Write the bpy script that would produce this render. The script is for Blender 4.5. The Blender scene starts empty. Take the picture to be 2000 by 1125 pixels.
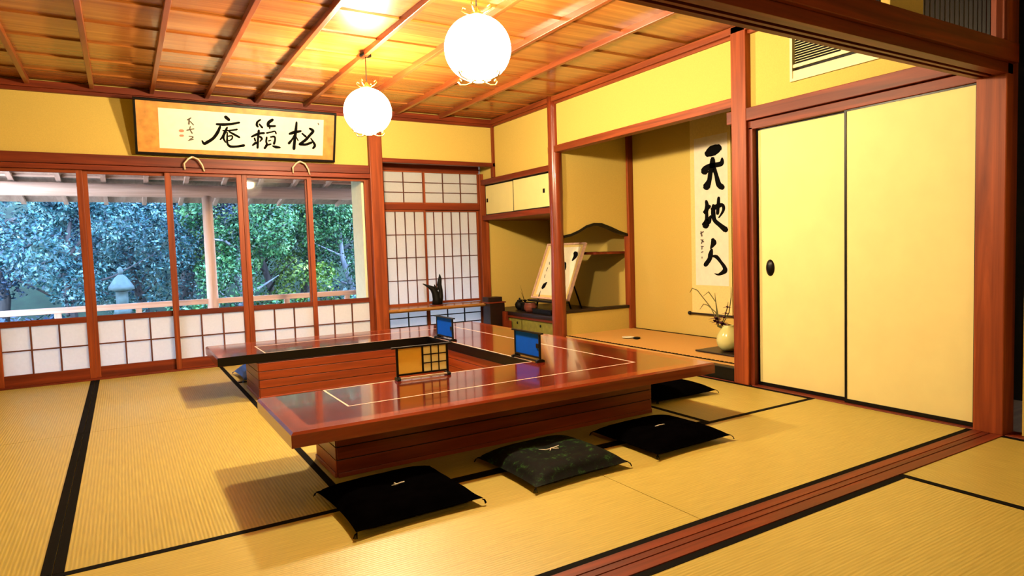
import bpy, bmesh, math, random
import numpy as np
from mathutils import Vector, Matrix, noise
random.seed(7); rng = np.random.default_rng(7)
S = bpy.context.scene
COL = S.collection
R = math.radians

# ------------------------------------------------------------------ camera
CP = Vector((-3.804, -6.8609, 1.0247)); YAW, PIT, ROLL, F = -.5541, -.0614, -.0312, 1280.78
_r = Vector((math.cos(YAW), math.sin(YAW), 0)); _f = Vector((-math.sin(YAW), math.cos(YAW), 0)); _u = Vector((0, 0, 1))
FW = math.cos(PIT)*_f + math.sin(PIT)*_u; UU = -math.sin(PIT)*_f + math.cos(PIT)*_u
RR = math.cos(ROLL)*_r + math.sin(ROLL)*UU; UP = -math.sin(ROLL)*_r + math.cos(ROLL)*UU
cd = bpy.data.cameras.new('camera'); cam = bpy.data.objects.new('camera', cd); COL.objects.link(cam)
cam.matrix_world = Matrix(((RR.x, UP.x, -FW.x, CP.x), (RR.y, UP.y, -FW.y, CP.y), (RR.z, UP.z, -FW.z, CP.z), (0, 0, 0, 1)))
cd.sensor_fit = 'HORIZONTAL'; cd.sensor_width = 36; cd.lens = F*36/2000; cd.shift_x = -(1034-1000)/2000; cd.shift_y = (564.5-562.5)/2000
cd.clip_start = .05; cd.clip_end = 200
S.camera = cam
def at(px, py, axis, val):                       # measured pixel -> point on a wall plane
    d = FW + RR*((px-1034)/F) + UP*((564.5-py)/F)
    return CP + d*((val-CP[axis])/d[axis])

# ------------------------------------------------------------------ world, exposure
S.view_settings.view_transform = 'Standard'; S.view_settings.look = 'None'
S.view_settings.exposure = 1.42; S.view_settings.gamma = 1.0; S.view_settings.use_curve_mapping = False
S.cycles.use_denoising = True
S.cycles.max_bounces = 8; S.cycles.diffuse_bounces = 1; S.cycles.glossy_bounces = 4; S.cycles.transparent_max_bounces = 12
S.cycles.sample_clamp_indirect = 6; S.cycles.caustics_reflective = False; S.cycles.caustics_refractive = False
w = bpy.data.worlds.new('sky'); S.world = w; w.use_nodes = True
nt = w.node_tree; nt.nodes.clear()
o_ = nt.nodes.new('ShaderNodeOutputWorld'); b_ = nt.nodes.new('ShaderNodeBackground'); tc = nt.nodes.new('ShaderNodeTexCoord')
sp = nt.nodes.new('ShaderNodeSeparateXYZ'); cr = nt.nodes.new('ShaderNodeValToRGB')
nt.links.new(tc.outputs['Generated'], sp.inputs[0]); nt.links.new(sp.outputs['Z'], cr.inputs[0])
cr.color_ramp.elements[0].position = 0; cr.color_ramp.elements[0].color = (.62, .80, 1, 1)
cr.color_ramp.elements[1].position = .7; cr.color_ramp.elements[1].color = (.30, .52, 1, 1)
nt.links.new(cr.outputs[0], b_.inputs[0]); b_.inputs[1].default_value = 6.5; nt.links.new(b_.outputs[0], o_.inputs[0])
LAMP = 66.0
LAMPC = (1.0, .80, .49, 1)
sd = bpy.data.lights.new('sun', 'SUN'); sd.energy = .9; sd.angle = R(3); sd.color = (.80, .92, 1)
so = bpy.data.objects.new('sun', sd); COL.objects.link(so); so.rotation_euler = (R(42), 0, R(-24))   # high over the roof, onto the garden

# ------------------------------------------------------------------ materials
def new_mat(name):
    m = bpy.data.materials.new(name); m.use_nodes = True
    return m, m.node_tree, m.node_tree.nodes['Principled BSDF']
def N(t, k, **kw):
    n = t.nodes.new(k)
    for a, v in kw.items(): setattr(n, a, v)
    return n
def coords(t, scale, rnd=True):
    c = N(t, 'ShaderNodeTexCoord'); mp = N(t, 'ShaderNodeMapping'); mp.inputs['Scale'].default_value = scale
    t.links.new(c.outputs['Object'], mp.inputs[0])
    if rnd:
        oi = N(t, 'ShaderNodeObjectInfo'); ml = N(t, 'ShaderNodeMath', operation='MULTIPLY'); ml.inputs[1].default_value = 37
        cb = N(t, 'ShaderNodeCombineXYZ'); t.links.new(oi.outputs['Random'], ml.inputs[0])
        for i in range(3): t.links.new(ml.outputs[0], cb.inputs[i])
        t.links.new(cb.outputs[0], mp.inputs['Location'])
    return mp.outputs[0]
def ramp(t, fac, stops):
    r = N(t, 'ShaderNodeValToRGB'); e = r.color_ramp.elements
    e[0].position, e[0].color = stops[0][0], (*stops[0][1], 1); e[1].position, e[1].color = stops[-1][0], (*stops[-1][1], 1)
    for p, c in stops[1:-1]:
        x = e.new(p); x.color = (*c, 1)
    t.links.new(fac, r.inputs[0]); return r.outputs[0]
def bump(t, b, h, s=.2, d=.01):
    n = N(t, 'ShaderNodeBump'); n.inputs['Strength'].default_value = s; n.inputs['Distance'].default_value = d
    t.links.new(h, n.inputs['Height']); t.links.new(n.outputs[0], b.inputs['Normal'])
def wood(name, dark, lite, axis='x', rough=.35, coat=0., spread=1.0, bs=.08, var=.12):
    m, t, b = new_mat(name)
    if rough > .45: b.inputs['Specular IOR Level'].default_value = .3
    sc = {'x': (.7, 14, 14), 'y': (14, .7, 14), 'z': (14, 14, .7)}[axis]
    v = coords(t, sc)
    n1 = N(t, 'ShaderNodeTexNoise'); n1.inputs['Scale'].default_value = 1.3; n1.inputs['Detail'].default_value = 6; n1.inputs['Roughness'].default_value = .6
    n1.inputs['Distortion'].default_value = .6
    t.links.new(v, n1.inputs['Vector'])
    c = ramp(t, n1.outputs[0], [(.5-.22*spread, dark), (.5, tuple((a*1.2+b2*.8)/2 for a, b2 in zip(dark, lite))), (.5+.22*spread, lite)])
    oi = N(t, 'ShaderNodeObjectInfo'); mr = N(t, 'ShaderNodeMapRange'); mr.inputs['To Min'].default_value = 1-var; mr.inputs['To Max'].default_value = 1+var
    t.links.new(oi.outputs['Random'], mr.inputs[0])
    hs = N(t, 'ShaderNodeHueSaturation'); t.links.new(c, hs.inputs['Color']); t.links.new(mr.outputs[0], hs.inputs['Value'])
    t.links.new(hs.outputs[0], b.inputs['Base Color'])
    b.inputs['Roughness'].default_value = rough; b.inputs['Coat Weight'].default_value = coat; b.inputs['Coat Roughness'].default_value = .06
    bump(t, b, n1.outputs[0], bs, .004)
    return m
def plain(name, col, rough=.5, metal=0, spec=None, noise_amt=0, nscale=20, bs=0):
    m, t, b = new_mat(name)
    b.inputs['Base Color'].default_value = (*col, 1); b.inputs['Roughness'].default_value = rough; b.inputs['Metallic'].default_value = metal
    if spec is not None: b.inputs['Specular IOR Level'].default_value = spec
    v = coords(t, (1, 1, 1)); n1 = N(t, 'ShaderNodeTexNoise'); n1.inputs['Scale'].default_value = nscale; n1.inputs['Detail'].default_value = 5
    t.links.new(v, n1.inputs['Vector'])
    a = noise_amt or .04
    c = ramp(t, n1.outputs[0], [(.3, tuple(x*(1-a) for x in col)), (.7, tuple(min(1, x*(1+a)) for x in col))])
    t.links.new(c, b.inputs['Base Color'])
    if bs: bump(t, b, n1.outputs[0], bs, .003)
    return m
def paper(name, col, trans=.5):
    m = bpy.data.materials.new(name); m.use_nodes = True; t = m.node_tree; t.nodes.clear()
    o = N(t, 'ShaderNodeOutputMaterial'); d = N(t, 'ShaderNodeBsdfDiffuse'); tr = N(t, 'ShaderNodeBsdfTranslucent'); mx = N(t, 'ShaderNodeMixShader')
    v = coords(t, (1, 1, 1)); n1 = N(t, 'ShaderNodeTexNoise'); n1.inputs['Scale'].default_value = 60; n1.inputs['Detail'].default_value = 4
    t.links.new(v, n1.inputs['Vector'])
    c = ramp(t, n1.outputs[0], [(.3, tuple(x*.96 for x in col)), (.7, col)])
    t.links.new(c, d.inputs[0]); t.links.new(c, tr.inputs[0]); mx.inputs[0].default_value = trans
    t.links.new(d.outputs[0], mx.inputs[1]); t.links.new(tr.outputs[0], mx.inputs[2]); t.links.new(mx.outputs[0], o.inputs[0])
    return m
def glass(name):
    m = bpy.data.materials.new(name); m.use_nodes = True; t = m.node_tree; t.nodes.clear()
    o = N(t, 'ShaderNodeOutputMaterial'); g = N(t, 'ShaderNodeBsdfGlossy'); tr = N(t, 'ShaderNodeBsdfTransparent'); mx = N(t, 'ShaderNodeMixShader'); fr = N(t, 'ShaderNodeFresnel')
    g.inputs['Roughness'].default_value = .01; fr.inputs[0].default_value = 1.10
    t.links.new(fr.outputs[0], mx.inputs[0]); t.links.new(tr.outputs[0], mx.inputs[1]); t.links.new(g.outputs[0], mx.inputs[2]); t.links.new(mx.outputs[0], o.inputs[0])
    return m
def globe(name, col, s):                    # thin lit paper: glows, and lets part of the bulb's light straight through
    m = bpy.data.materials.new(name); m.use_nodes = True; t = m.node_tree; t.nodes.clear()
    o = N(t, 'ShaderNodeOutputMaterial'); e = N(t, 'ShaderNodeEmission'); e.inputs[0].default_value = col; e.inputs[1].default_value = s
    tr = N(t, 'ShaderNodeBsdfTransparent'); mx = N(t, 'ShaderNodeMixShader'); mx.inputs[0].default_value = .4
    t.links.new(tr.outputs[0], mx.inputs[2]); t.links.new(e.outputs[0], mx.inputs[1]); t.links.new(mx.outputs[0], o.inputs[0]); return m
def emit(name, col, s):
    m = bpy.data.materials.new(name); m.use_nodes = True; t = m.node_tree; t.nodes.clear()
    o = N(t, 'ShaderNodeOutputMaterial'); e = N(t, 'ShaderNodeEmission'); e.inputs[0].default_value = col; e.inputs[1].default_value = s
    t.links.new(e.outputs[0], o.inputs[0]); return m
def tatami(name, axis):
    m, t, b = new_mat(name)
    c = N(t, 'ShaderNodeTexCoord')
    wv = N(t, 'ShaderNodeTexWave'); wv.bands_direction = 'X' if axis == 'y' else 'Y'; wv.inputs['Scale'].default_value = 23
    wv.inputs['Distortion'].default_value = .08; wv.inputs['Detail'].default_value = 1
    t.links.new(c.outputs['Object'], wv.inputs[0])
    mp = N(t, 'ShaderNodeMapping'); mp.inputs['Scale'].default_value = (160, 7, 10) if axis == 'y' else (7, 160, 10)
    t.links.new(c.outputs['Object'], mp.inputs[0])
    n1 = N(t, 'ShaderNodeTexNoise'); n1.inputs['Scale'].default_value = 1; n1.inputs['Detail'].default_value = 3; t.links.new(mp.outputs[0], n1.inputs[0])
    c1 = ramp(t, n1.outputs[0], [(.25, (.46, .345, .065)), (.75, (.62, .49, .11))])
    mx = N(t, 'ShaderNodeMix', data_type='RGBA', blend_type='MULTIPLY'); mx.inputs[0].default_value = .22 if axis == 'y' else .10
    t.links.new(c1, mx.inputs[6]); t.links.new(wv.outputs[0], mx.inputs[7]); t.links.new(mx.outputs[2], b.inputs['Base Color'])
    b.inputs['Roughness'].default_value = .41; b.inputs['Specular IOR Level'].default_value = .5
    bump(t, b, wv.outputs[0], .2 if axis == 'y' else .1, .003)
    return m
RED_D, RED_L = (.13, .018, .005), (.42, .085, .018)
M = {}
for ax in 'xyz':
    M['post_'+ax] = wood('red_brown_wood_'+ax, (.14, .021, .005), (.42, .085, .018), ax, .48, .0)
    M['beam_'+ax] = wood('dark_red_wood_'+ax, (.085, .010, .003), (.28, .042, .009), ax, .48, .0)
    M['ceil_'+ax] = wood('cedar_'+ax, (.24, .060, .010), (.52, .19, .035), ax, .27, .2, 1.1)
    M['batten_'+ax] = wood('cedar_batten_'+ax, (.15, .026, .006), (.36, .085, .018), ax, .35, .1)
    M['out_'+ax] = wood('outdoor_wood_'+ax, (.55, .32, .24), (.85, .58, .46), ax, .6)
    M['tbl_'+ax] = wood('table_wood_'+ax, (.075, .005, .003), (.19, .016, .006), ax, .14, .6, bs=.01, var=.05)
    M['base_'+ax] = wood('table_base_wood_'+ax, (.16, .017, .004), (.42, .062, .012), ax, .38, .1)
M['edge_x'] = wood('table_edge_x', (.15, .014, .004), (.36, .050, .012), 'x', .2, .5, bs=.01)
M['edge_y'] = wood('table_edge_y', (.15, .014, .004), (.36, .050, .012), 'y', .2, .5, bs=.01)
M['burl'] = wood('polished_log', (.13, .014, .004), (.33, .055, .014), 'z', .3, .3)
M['wall'] = plain('ochre_plaster', (.68, .47, .105), .85, noise_amt=.05, nscale=140, bs=.12)
M['fusuma'] = plain('fusuma_paper', (.82, .70, .30), .75, noise_amt=.03, nscale=6)
M['black'] = plain('black_lacquer', (.0015, .001, .001), .35, spec=.25)
M['ink'] = plain('ink', (.002, .002, .002), .9, spec=.1)
M['greyink'] = plain('grey_ink', (.10, .08, .06), .8)
M['seal'] = plain('red_seal', (.75, .22, .14), .8)
M['heri'] = plain('black_cloth_border', (.002, .0015, .001), .9, spec=.1)
M['shoji'] = paper('shoji_paper', (.97, .94, .93), .62)
M['glass'] = glass('window_glass')
M['inlay'] = plain('pale_inlay', (.85, .62, .50), .25)
M['tat_x'] = tatami('tatami_x', 'x'); M['tat_y'] = tatami('tatami_y', 'y')
M['tokotat'] = plain('toko_mat', (.68, .36, .09), .6, noise_amt=.06, nscale=90, bs=.2)
M['velvet'] = plain('black_cushion_cloth', (.0012, .001, .0012), 1, spec=.0, noise_amt=.3)
M['blue'] = plain('blue_cloth', (.004, .09, .62), .6, noise_amt=.1)
M['bluepaper'] = plain('blue_paper', (.001, .085, .72), .7, spec=.1)
M['cream'] = plain('cream_paper', (.93, .86, .66), .8)
M['scroll'] = plain('scroll_paper', (.93, .80, .62), .8)
M['mount'] = plain('scroll_mount', (.88, .66, .24), .7, noise_amt=.05, nscale=60)
M['lav'] = plain('lavender_silk', (.42, .36, .52), .6)
M['brocade'] = plain('gold_brocade', (.62, .27, .05), .45, noise_amt=.25, nscale=14)
M['yellowpaper'] = paper('yellow_paper', (.92, .66, .16), .45); M['latticepaper'] = paper('lattice_paper', (.95, .84, .45), .45)
M['acmetal'] = plain('cream_metal', (.85, .76, .40), .45)
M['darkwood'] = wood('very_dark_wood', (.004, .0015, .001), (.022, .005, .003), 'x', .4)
M['olive'] = plain('olive_gold_paper', (.24, .22, .04), .5, noise_amt=.2)
M['pot'] = plain('celadon_glaze', (.66, .62, .24), .2, noise_amt=.06, nscale=9)
M['redpot'] = plain('brown_red_glaze', (.16, .04, .03), .3)
M['darkpot'] = plain('dark_clay', (.003, .0025, .0025), .6, spec=.2)
M['purple'] = plain('purple_petal', (.10, .01, .05), .6)
M['stem'] = plain('olive_stem', (.10, .09, .01), .6)
M['cord'] = plain('dark_cord', (.03, .015, .01), .7)
M['palecord'] = plain('pale_cord', (.72, .58, .40), .6)
M['thread'] = plain('white_thread', (.75, .68, .55), .7)
M['brass'] = plain('brass', (.65, .45, .18), .35, 1)
M['stone'] = plain('stone', (.055, .09, .095), .9, noise_amt=.2, nscale=12, bs=.3)
M['bark'] = wood('bark', (.03, .03, .04), (.13, .12, .12), 'z', .9, bs=.6)
M['bark2'] = wood('grey_bark', (.10, .12, .16), (.30, .34, .40), 'z', .9, bs=.6)
M['engawa'] = wood('veranda_boards', (.25, .12, .06), (.45, .24, .12), 'x', .5)
M['moss'] = plain('moss_ground', (.015, .04, .02), .95, noise_amt=.5, nscale=3)
M['creamwall'] = plain('cream_outer_wall', (.85, .76, .50), .8)
def leafmat(name, a, b2, c):
    m, t, b = new_mat(name)
    oi = coords(t, (1, 1, 1)); n1 = N(t, 'ShaderNodeTexNoise'); n1.inputs['Scale'].default_value = 4.5; n1.inputs['Detail'].default_value = 5
    t.links.new(oi, n1.inputs['Vector']); cc = ramp(t, n1.outputs[0], [(.40, a), (.55, b2), (.70, c)])
    t.links.new(cc, b.inputs['Base Color']); b.inputs['Roughness'].default_value = .4; b.inputs['Specular IOR Level'].default_value = .4
    return m
LEAF = [leafmat('teal_leaves', (.004, .022, .035), (.035, .13, .14), (.26, .42, .40)),
        leafmat('green_leaves', (.003, .020, .010), (.030, .14, .045), (.20, .40, .15)),
        leafmat('lime_leaves', (.012, .04, .006), (.10, .21, .025), (.38, .48, .12)),
        leafmat('deep_leaves', (.001, .006, .02), (.008, .035, .075), (.06, .14, .20))]

# ------------------------------------------------------------------ mesh building
class MB:
    def __init__(s): s.v = []; s.f = []; s.sm = []
    def add(s, vs, fs, smooth=False):
        b = len(s.v); s.v += [tuple(p) for p in vs]; s.f += [tuple(i+b for i in q) for q in fs]; s.sm += [smooth]*len(fs); return s
    def box(s, x0, x1, y0, y1, z0, z1):
        x0, x1 = sorted((x0, x1)); y0, y1 = sorted((y0, y1)); z0, z1 = sorted((z0, z1))
        v = [(x, y, z) for z in (z0, z1) for y in (y0, y1) for x in (x0, x1)]
        return s.add(v, [(0, 2, 3, 1), (4, 5, 7, 6), (0, 1, 5, 4), (2, 6, 7, 3), (0, 4, 6, 2), (1, 3, 7, 5)])
    def prism(s, poly, ax, a, b):            # polygon in the plane across axis ax, from a to b
        n = len(poly)
        def P(p, h): return {'x': (h, p[0], p[1]), 'y': (p[0], h, p[1]), 'z': (p[0], p[1], h)}[ax]
        v = [P(p, a) for p in poly] + [P(p, b) for p in poly]
        f = [tuple(range(n-1, -1, -1)), tuple(range(n, 2*n))] + [(i, (i+1) % n, (i+1) % n+n, i+n) for i in range(n)]
        return s.add(v, f)
    def lathe(s, prof, c=(0, 0, 0), n=24, wob=None):
        v = []; 
        for r, z in prof:
            for k in range(n):
                a = 2*math.pi*k/n; v.append((c[0]+r*math.cos(a), c[1]+r*math.sin(a), c[2]+z))
        f = [(i*n+k, i*n+(k+1) % n, (i+1)*n+(k+1) % n, (i+1)*n+k) for i in range(len(prof)-1) for k in range(n)]
        f.append(tuple(range(n-1, -1, -1))); f.append(tuple(range((len(prof)-1)*n, len(prof)*n)))
        return s.add(v, f, True)
    def tube(s, pts, rad, n=8):
        pts = [Vector(p) for p in pts]; rads = rad if isinstance(rad, (list, tuple)) else [rad]*len(pts)
        v = []; t0 = (pts[1]-pts[0]).normalized(); up = Vector((0, 0, 1)) if abs(t0.z) < .9 else Vector((1, 0, 0))
        a = t0.cross(up).normalized()
        for i, p in enumerate(pts):
            t = (pts[min(i+1, len(pts)-1)]-pts[max(i-1, 0)]).normalized()
            a = (a - t*a.dot(t)).normalized(); b = t.cross(a)
            for k in range(n):
                q = 2*math.pi*k/n; v.append(p+(a*math.cos(q)+b*math.sin(q))*rads[i])
        m = len(pts)
        f = [(i*n+k, i*n+(k+1) % n, (i+1)*n+(k+1) % n, (i+1)*n+k) for i in range(m-1) for k in range(n)]
        f.append(tuple(range(n-1, -1, -1))); f.append(tuple(range((m-1)*n, m*n)))
        return s.add(v, f, True)
    def sphere(s, c, r, sx=1, sy=1, sz=1, n=20, m=12):
        prof = [(max(1e-4, math.sin(math.pi*i/m)), -math.cos(math.pi*i/m)) for i in range(m+1)]
        v = []; 
        for rr, z in prof:
            for k in range(n):
                a = 2*math.pi*k/n; v.append((c[0]+r*sx*rr*math.cos(a), c[1]+r*sy*rr*math.sin(a), c[2]+r*sz*z))
        f = [(i*n+k, i*n+(k+1) % n, (i+1)*n+(k+1) % n, (i+1)*n+k) for i in range(m) for k in range(n)]
        return s.add(v, f, True)
    def xf(s, mat): s.v = [tuple(mat @ Vector(p)) for p in s.v]; return s
    def build(s, name, mat, parent=None, bevel=0):
        me = bpy.data.meshes.new(name)
        off = origin(parent)
        me.from_pydata([(p[0]-off[0], p[1]-off[1], p[2]-off[2]) for p in s.v], [], s.f)
        me.polygons.foreach_set('use_smooth', s.sm); me.update()
        bm = bmesh.new(); bm.from_mesh(me); bmesh.ops.recalc_face_normals(bm, faces=bm.faces); bm.to_mesh(me); bm.free()
        me.materials.append(mat)
        ob = bpy.data.objects.new(name, me); COL.objects.link(ob)
        if parent: ob.parent = parent
        if bevel:
            b = ob.modifiers.new('bevel', 'BEVEL'); b.width = bevel; b.segments = 2; b.limit_method = 'ANGLE'; b.angle_limit = R(40)
            b.harden_normals = False
        return ob
ORG = {}
def origin(p):
    if p is None: return (0, 0, 0)
    return ORG.get(p.name, (0, 0, 0))
def keep(ob, parent):                       # a mesh whose own children share its parent's origin
    ORG[ob.name] = origin(parent); return ob
def thing(name, loc, label, cat, group=None):
    o = bpy.data.objects.new(name, None); COL.objects.link(o); o.location = loc; o.empty_display_size = .1
    o['label'] = label; o['category'] = cat
    if group: o['group'] = group
    ORG[o.name] = tuple(loc); return o
def tag(o, label, cat, group=None, kind=None):
    if label: o['label'] = label; o['category'] = cat
    if group: o['group'] = group
    if kind: o['kind'] = kind
    return o
def struct(name, mb, mat, label=None, bevel=0):
    o = mb.build(name, mat, None, bevel); o['kind'] = 'structure'
    if label: o['label'] = label
    return o
def box(*a): return MB().box(*a)
_tn = [0]
def trim(mb, mat, label, bevel=.003):
    _tn[0] += 1
    o = struct('trim_%d' % _tn[0], mb, mat, label, bevel); return o
def copy_tree(o, parent=None):
    c = o.copy(); COL.objects.link(c)
    if parent: c.parent = parent
    for ch in o.children: copy_tree(ch, c)
    return c

# ------------------------------------------------------------------ room dimensions
XL, H, YF = -5.07, 2.54, -5.19           # left wall, ceiling height, line of the partition sill
YN = -9.3                                # far wall of the next room (behind the camera)
ZK, ZN = 1.82, 1.955                     # head of doors, top of the tie beam
D = .97                                  # depth of the alcoves

# floor with every mat
fl = struct('floor', box(XL-.3, 1.2, YN-.2, 0.3, -.16, -.06), M['engawa'], 'wooden subfloor carrying straw mats with black cloth borders')
def mat_(x0, x1, y0, y1, axis):
    g = .0015
    m = box(x0+g, x1-g, y0+g, y1-g, -.058, 0).build('tatami_mat', M['tat_'+axis], fl); keep(m, fl)
    h = .033
    for k in (0, 1):
        if axis == 'x': ya, yb = ((y0+g, y0+h), (y1-h, y1-g))[k]; q = box(x0+g, x1-g, ya, yb, -.001, .0016)
        else: xa, xb = ((x0+g, x0+h), (x1-h, x1-g))[k]; q = box(xa, xb, y0+g, y1-g, -.001, .0016)
        q.build('cloth_border', M['heri'], m)
a1, a2, a3, a4 = -1.02, -2.03, -3.05, -4.06
mat_(a2, -.05, YF, -4.23, 'x'); mat_(a4, a2, YF, -4.23, 'x'); mat_(XL+.02, a4, YF, -4.23, 'x')
for x0, x1 in ((XL+.02, a4), (a4, a3), (a1, -.05)):
    mat_(x0, x1, -4.23, -2.13, 'y'); mat_(x0, x1, -2.13, -.06, 'y')
mat_(a3, a1, -1.05, -.06, 'x'); mat_(a3, a1, -3.2, -2.13, 'x'); mat_(a3, a1, -2.13, -1.05, 'x'); mat_(a3, a1, -4.23, -3.2, 'x')
mat_(a1, -.05, -7.36, YF-.14, 'y'); mat_(a3, a1, -6.34, YF-.14, 'x'); mat_(XL+.02, a3, -6.34, YF-.14, 'x')
mat_(a3, a1, -7.36, -6.34, 'x'); mat_(XL+.02, a3, -7.36, -6.34, 'x')
for x0, x1 in ((XL+.02, a3), (a3, a1)): mat_(x0, x1, -8.33, -7.36, 'x'); mat_(x0, x1, -9.3, -8.33, 'x')
mat_(a1, -.05, -9.3, -7.36, 'y')
# wooden strips round the floor
trim(box(XL, 0, -.06, .06, -.06, .012), M['beam_x'], 'wooden sill under the garden window doors')
trim(box(-.05, .0, -3.6, -.06, -.06, .006), M['beam_y'], 'thin wooden floor strip along the alcove side')
trim(box(-.05, .08, YF, -3.76, -.06, .006), M['beam_y'], 'grooved wooden sill under the sliding paper doors')
trim(box(-.05, .06, YN, YF-.14, -.06, .006), M['beam_y'], 'thin wooden floor strip in the nearer room')
sl = MB()
for k, (a, b, z) in enumerate(((0, .045, .004), (.045, .062, .0015), (.062, .080, .004), (.080, .097, .0015), (.097, .14, .004))):
    sl.box(XL, 0, YF-a, YF-b, -.06, z)
trim(sl, M['beam_x'], 'red-brown grooved threshold beam crossing the mats between the two rooms', .001)

# ceiling: boards and battens
ce = struct('ceiling', box(XL-.2, 1.2, YF, 0, H+.035, H+.06), M['darkwood'], 'cedar board ceiling with slim battens')
y = 0.0
for i, yy in enumerate([-.02, -.42, -.86, -1.33, -1.80, -2.26, -2.72, -3.18, -3.64, -4.10, -4.56, -5.02]):
    y1 = [-.42, -.86, -1.33, -1.80, -2.26, -2.72, -3.18, -3.64, -4.10, -4.56, -5.02, -5.19][i]
    b = MB().prism([(yy, H+.012), (y1-.012, H), (y1-.012, H+.012), (yy, H+.024)], 'x', XL, 0)
    b.build('ceiling_board', M['ceil_x'], ce)
for x in (-4.825, -4.38, -3.936, -3.49, -3.047, -2.615, -2.16, -1.70, -1.21, -.69):
    box(x-.017, x+.017, YF, -.02, H-.036, H+.012).build('batten', M['batten_y'], ce, .003)
trim(MB().box(XL, 0, -.055, .02, H-.055, H).box(XL, 0, -.035, .02, H-.085, H-.055), M['beam_x'], 'ceiling moulding above the window wall')
trim(MB().box(-.055, .02, YF, -.05, H-.05, H).box(-.03, .02, YF, -.03, H-.075, H-.05), M['post_y'], 'ceiling moulding along the alcove wall')
trim(box(XL, XL+.05, YF, 0, H-.07, H), M['beam_y'], 'ceiling moulding along the left wall')
# walls
wl = struct('wall_left', box(XL-.1, XL, YN, .1, 0, H), M['wall'], 'ochre plaster wall on the left')
wb = struct('wall_back', MB().box(XL, -1.44, .0, .08, ZN, 2.72).box(-1.44, .0, .0, .08, 2.045, 2.72).box(XL, -4.75, .0, .08, 0, ZN),
            M['wall'], 'ochre plaster band above the garden windows')
wr = struct('wall_right', MB().box(.0, .08, YF-.2, .36, H, 2.72).box(0, .08, -1.2, .0, 1.88, H).box(-.0, .08, .0, .36, 1.88, 2.045).box(-.012, .07, -3.6, -1.3, 2.05, H)
            .box(0, .08, -4.06, -3.7, ZN, H).box(0, .08, YF, -4.06, ZN, 2.06).box(0, .08, YF, -4.06, 2.42, H).box(0, .08, YF, -4.95, 2.06, 2.42),
            M['wall'], 'ochre plaster upper wall above alcoves and paper doors')
struct('wall_front', box(XL, 0, YN-.1, YN, 0, H), M['wall'], 'ochre plaster wall behind the camera')
struct('wall_right.001', box(0, .1, YN, YF-.2, 0, H), M['wall'], 'ochre plaster wall of the nearer room')
struct('ceiling.001', box(XL, 0, YN, YF-.14, H, H+.05), M['ceil_x'], 'wooden ceiling of the nearer room')

# beams of the window wall
trim(box(XL, -1.5, -.035, .05, 1.868, ZN), M['beam_x'], 'red-brown tie beam under the framed calligraphy')
trim(box(XL, -1.5, -.05, .08, ZK, 1.862), M['beam_x'], 'lintel directly above the garden windows')
trim(box(-1.525, -1.385, -.06, .08, 0, H), M['post_z'], 'square red-brown post between garden windows and paper bay window', .006)
trim(box(-1.385, .02, -.03, .05, 2.0, 2.045), M['beam_x'], 'beam over the paper bay window')
trim(box(-.03, .02, -.03, .03, 1.88, H), M['post_z'], 'slim post in the upper corner of the room')
trim(box(-4.85, -4.73, -.05, .08, 0, H), M['post_z'], 'square post at the left end of the windows')
# ------------------------------------------------------------------ garden window doors
wn = [0]
def yukimi(x0, x1, y, label):
    wn[0] += 1
    root = bpy.data.objects.new('window_%d' % wn[0], None); COL.objects.link(root); root.location = (x0, y, 0); root['kind'] = 'structure'
    root['label'] = label; ORG[root.name] = (x0, y, 0)
    sw = .045; t = .015
    for a, b in ((x0, x0+sw), (x1-sw, x1)): box(a, b, y-t, y+t, .012, ZK).build('stile', M['post_z'], root, .002)
    box(x0+sw, x1-sw, y-t, y+t, ZK-.028, ZK).build('top_rail', M['post_x'], root, .002)
    box(x0+sw, x1-sw, y-t, y+t, .505, .555).build('middle_rail', M['beam_x'], root, .002)
    box(x0+sw, x1-sw, y-t, y+t, .012, .105).build('bottom_board', M['beam_x'], root, .002)
    box(x0+sw, x1-sw, y-.003, y+.003, .555, ZK-.028).build('glass_pane', M['glass'], root)
    box(x0+sw, x1-sw, y+.004, y+.0055, .105, .505).build('paper', M['shoji'], root)
    wd = x1-x0-2*sw
    for k in (1, 2):
        x = x0+sw+wd*k/3; box(x-.006, x+.006, y-.012, y+.003, .105, .505).build('lattice_bar', M['darkbar'], root)
    box(x0+sw, x1-sw, y-.010, y+.003, .300, .311).build('lattice_bar', M['darkbar'], root)
M['darkbar'] = wood('lattice_wood', (.07, .016, .008), (.20, .06, .025), 'z', .5)
yukimi(-4.73, -4.05, .0, 'leftmost garden window door, glass above and paper lattice below')
yukimi(-4.06, -3.375, .035, 'garden window door showing the stone lantern through its glass')
yukimi(-3.43, -2.782, .0, 'garden window door in front of the round veranda post')
yukimi(-2.780, -2.125, .0, 'garden window door right of the paired middle stiles')
yukimi(-2.185, -1.525, .035, 'rightmost garden window door beside the square post')

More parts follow.
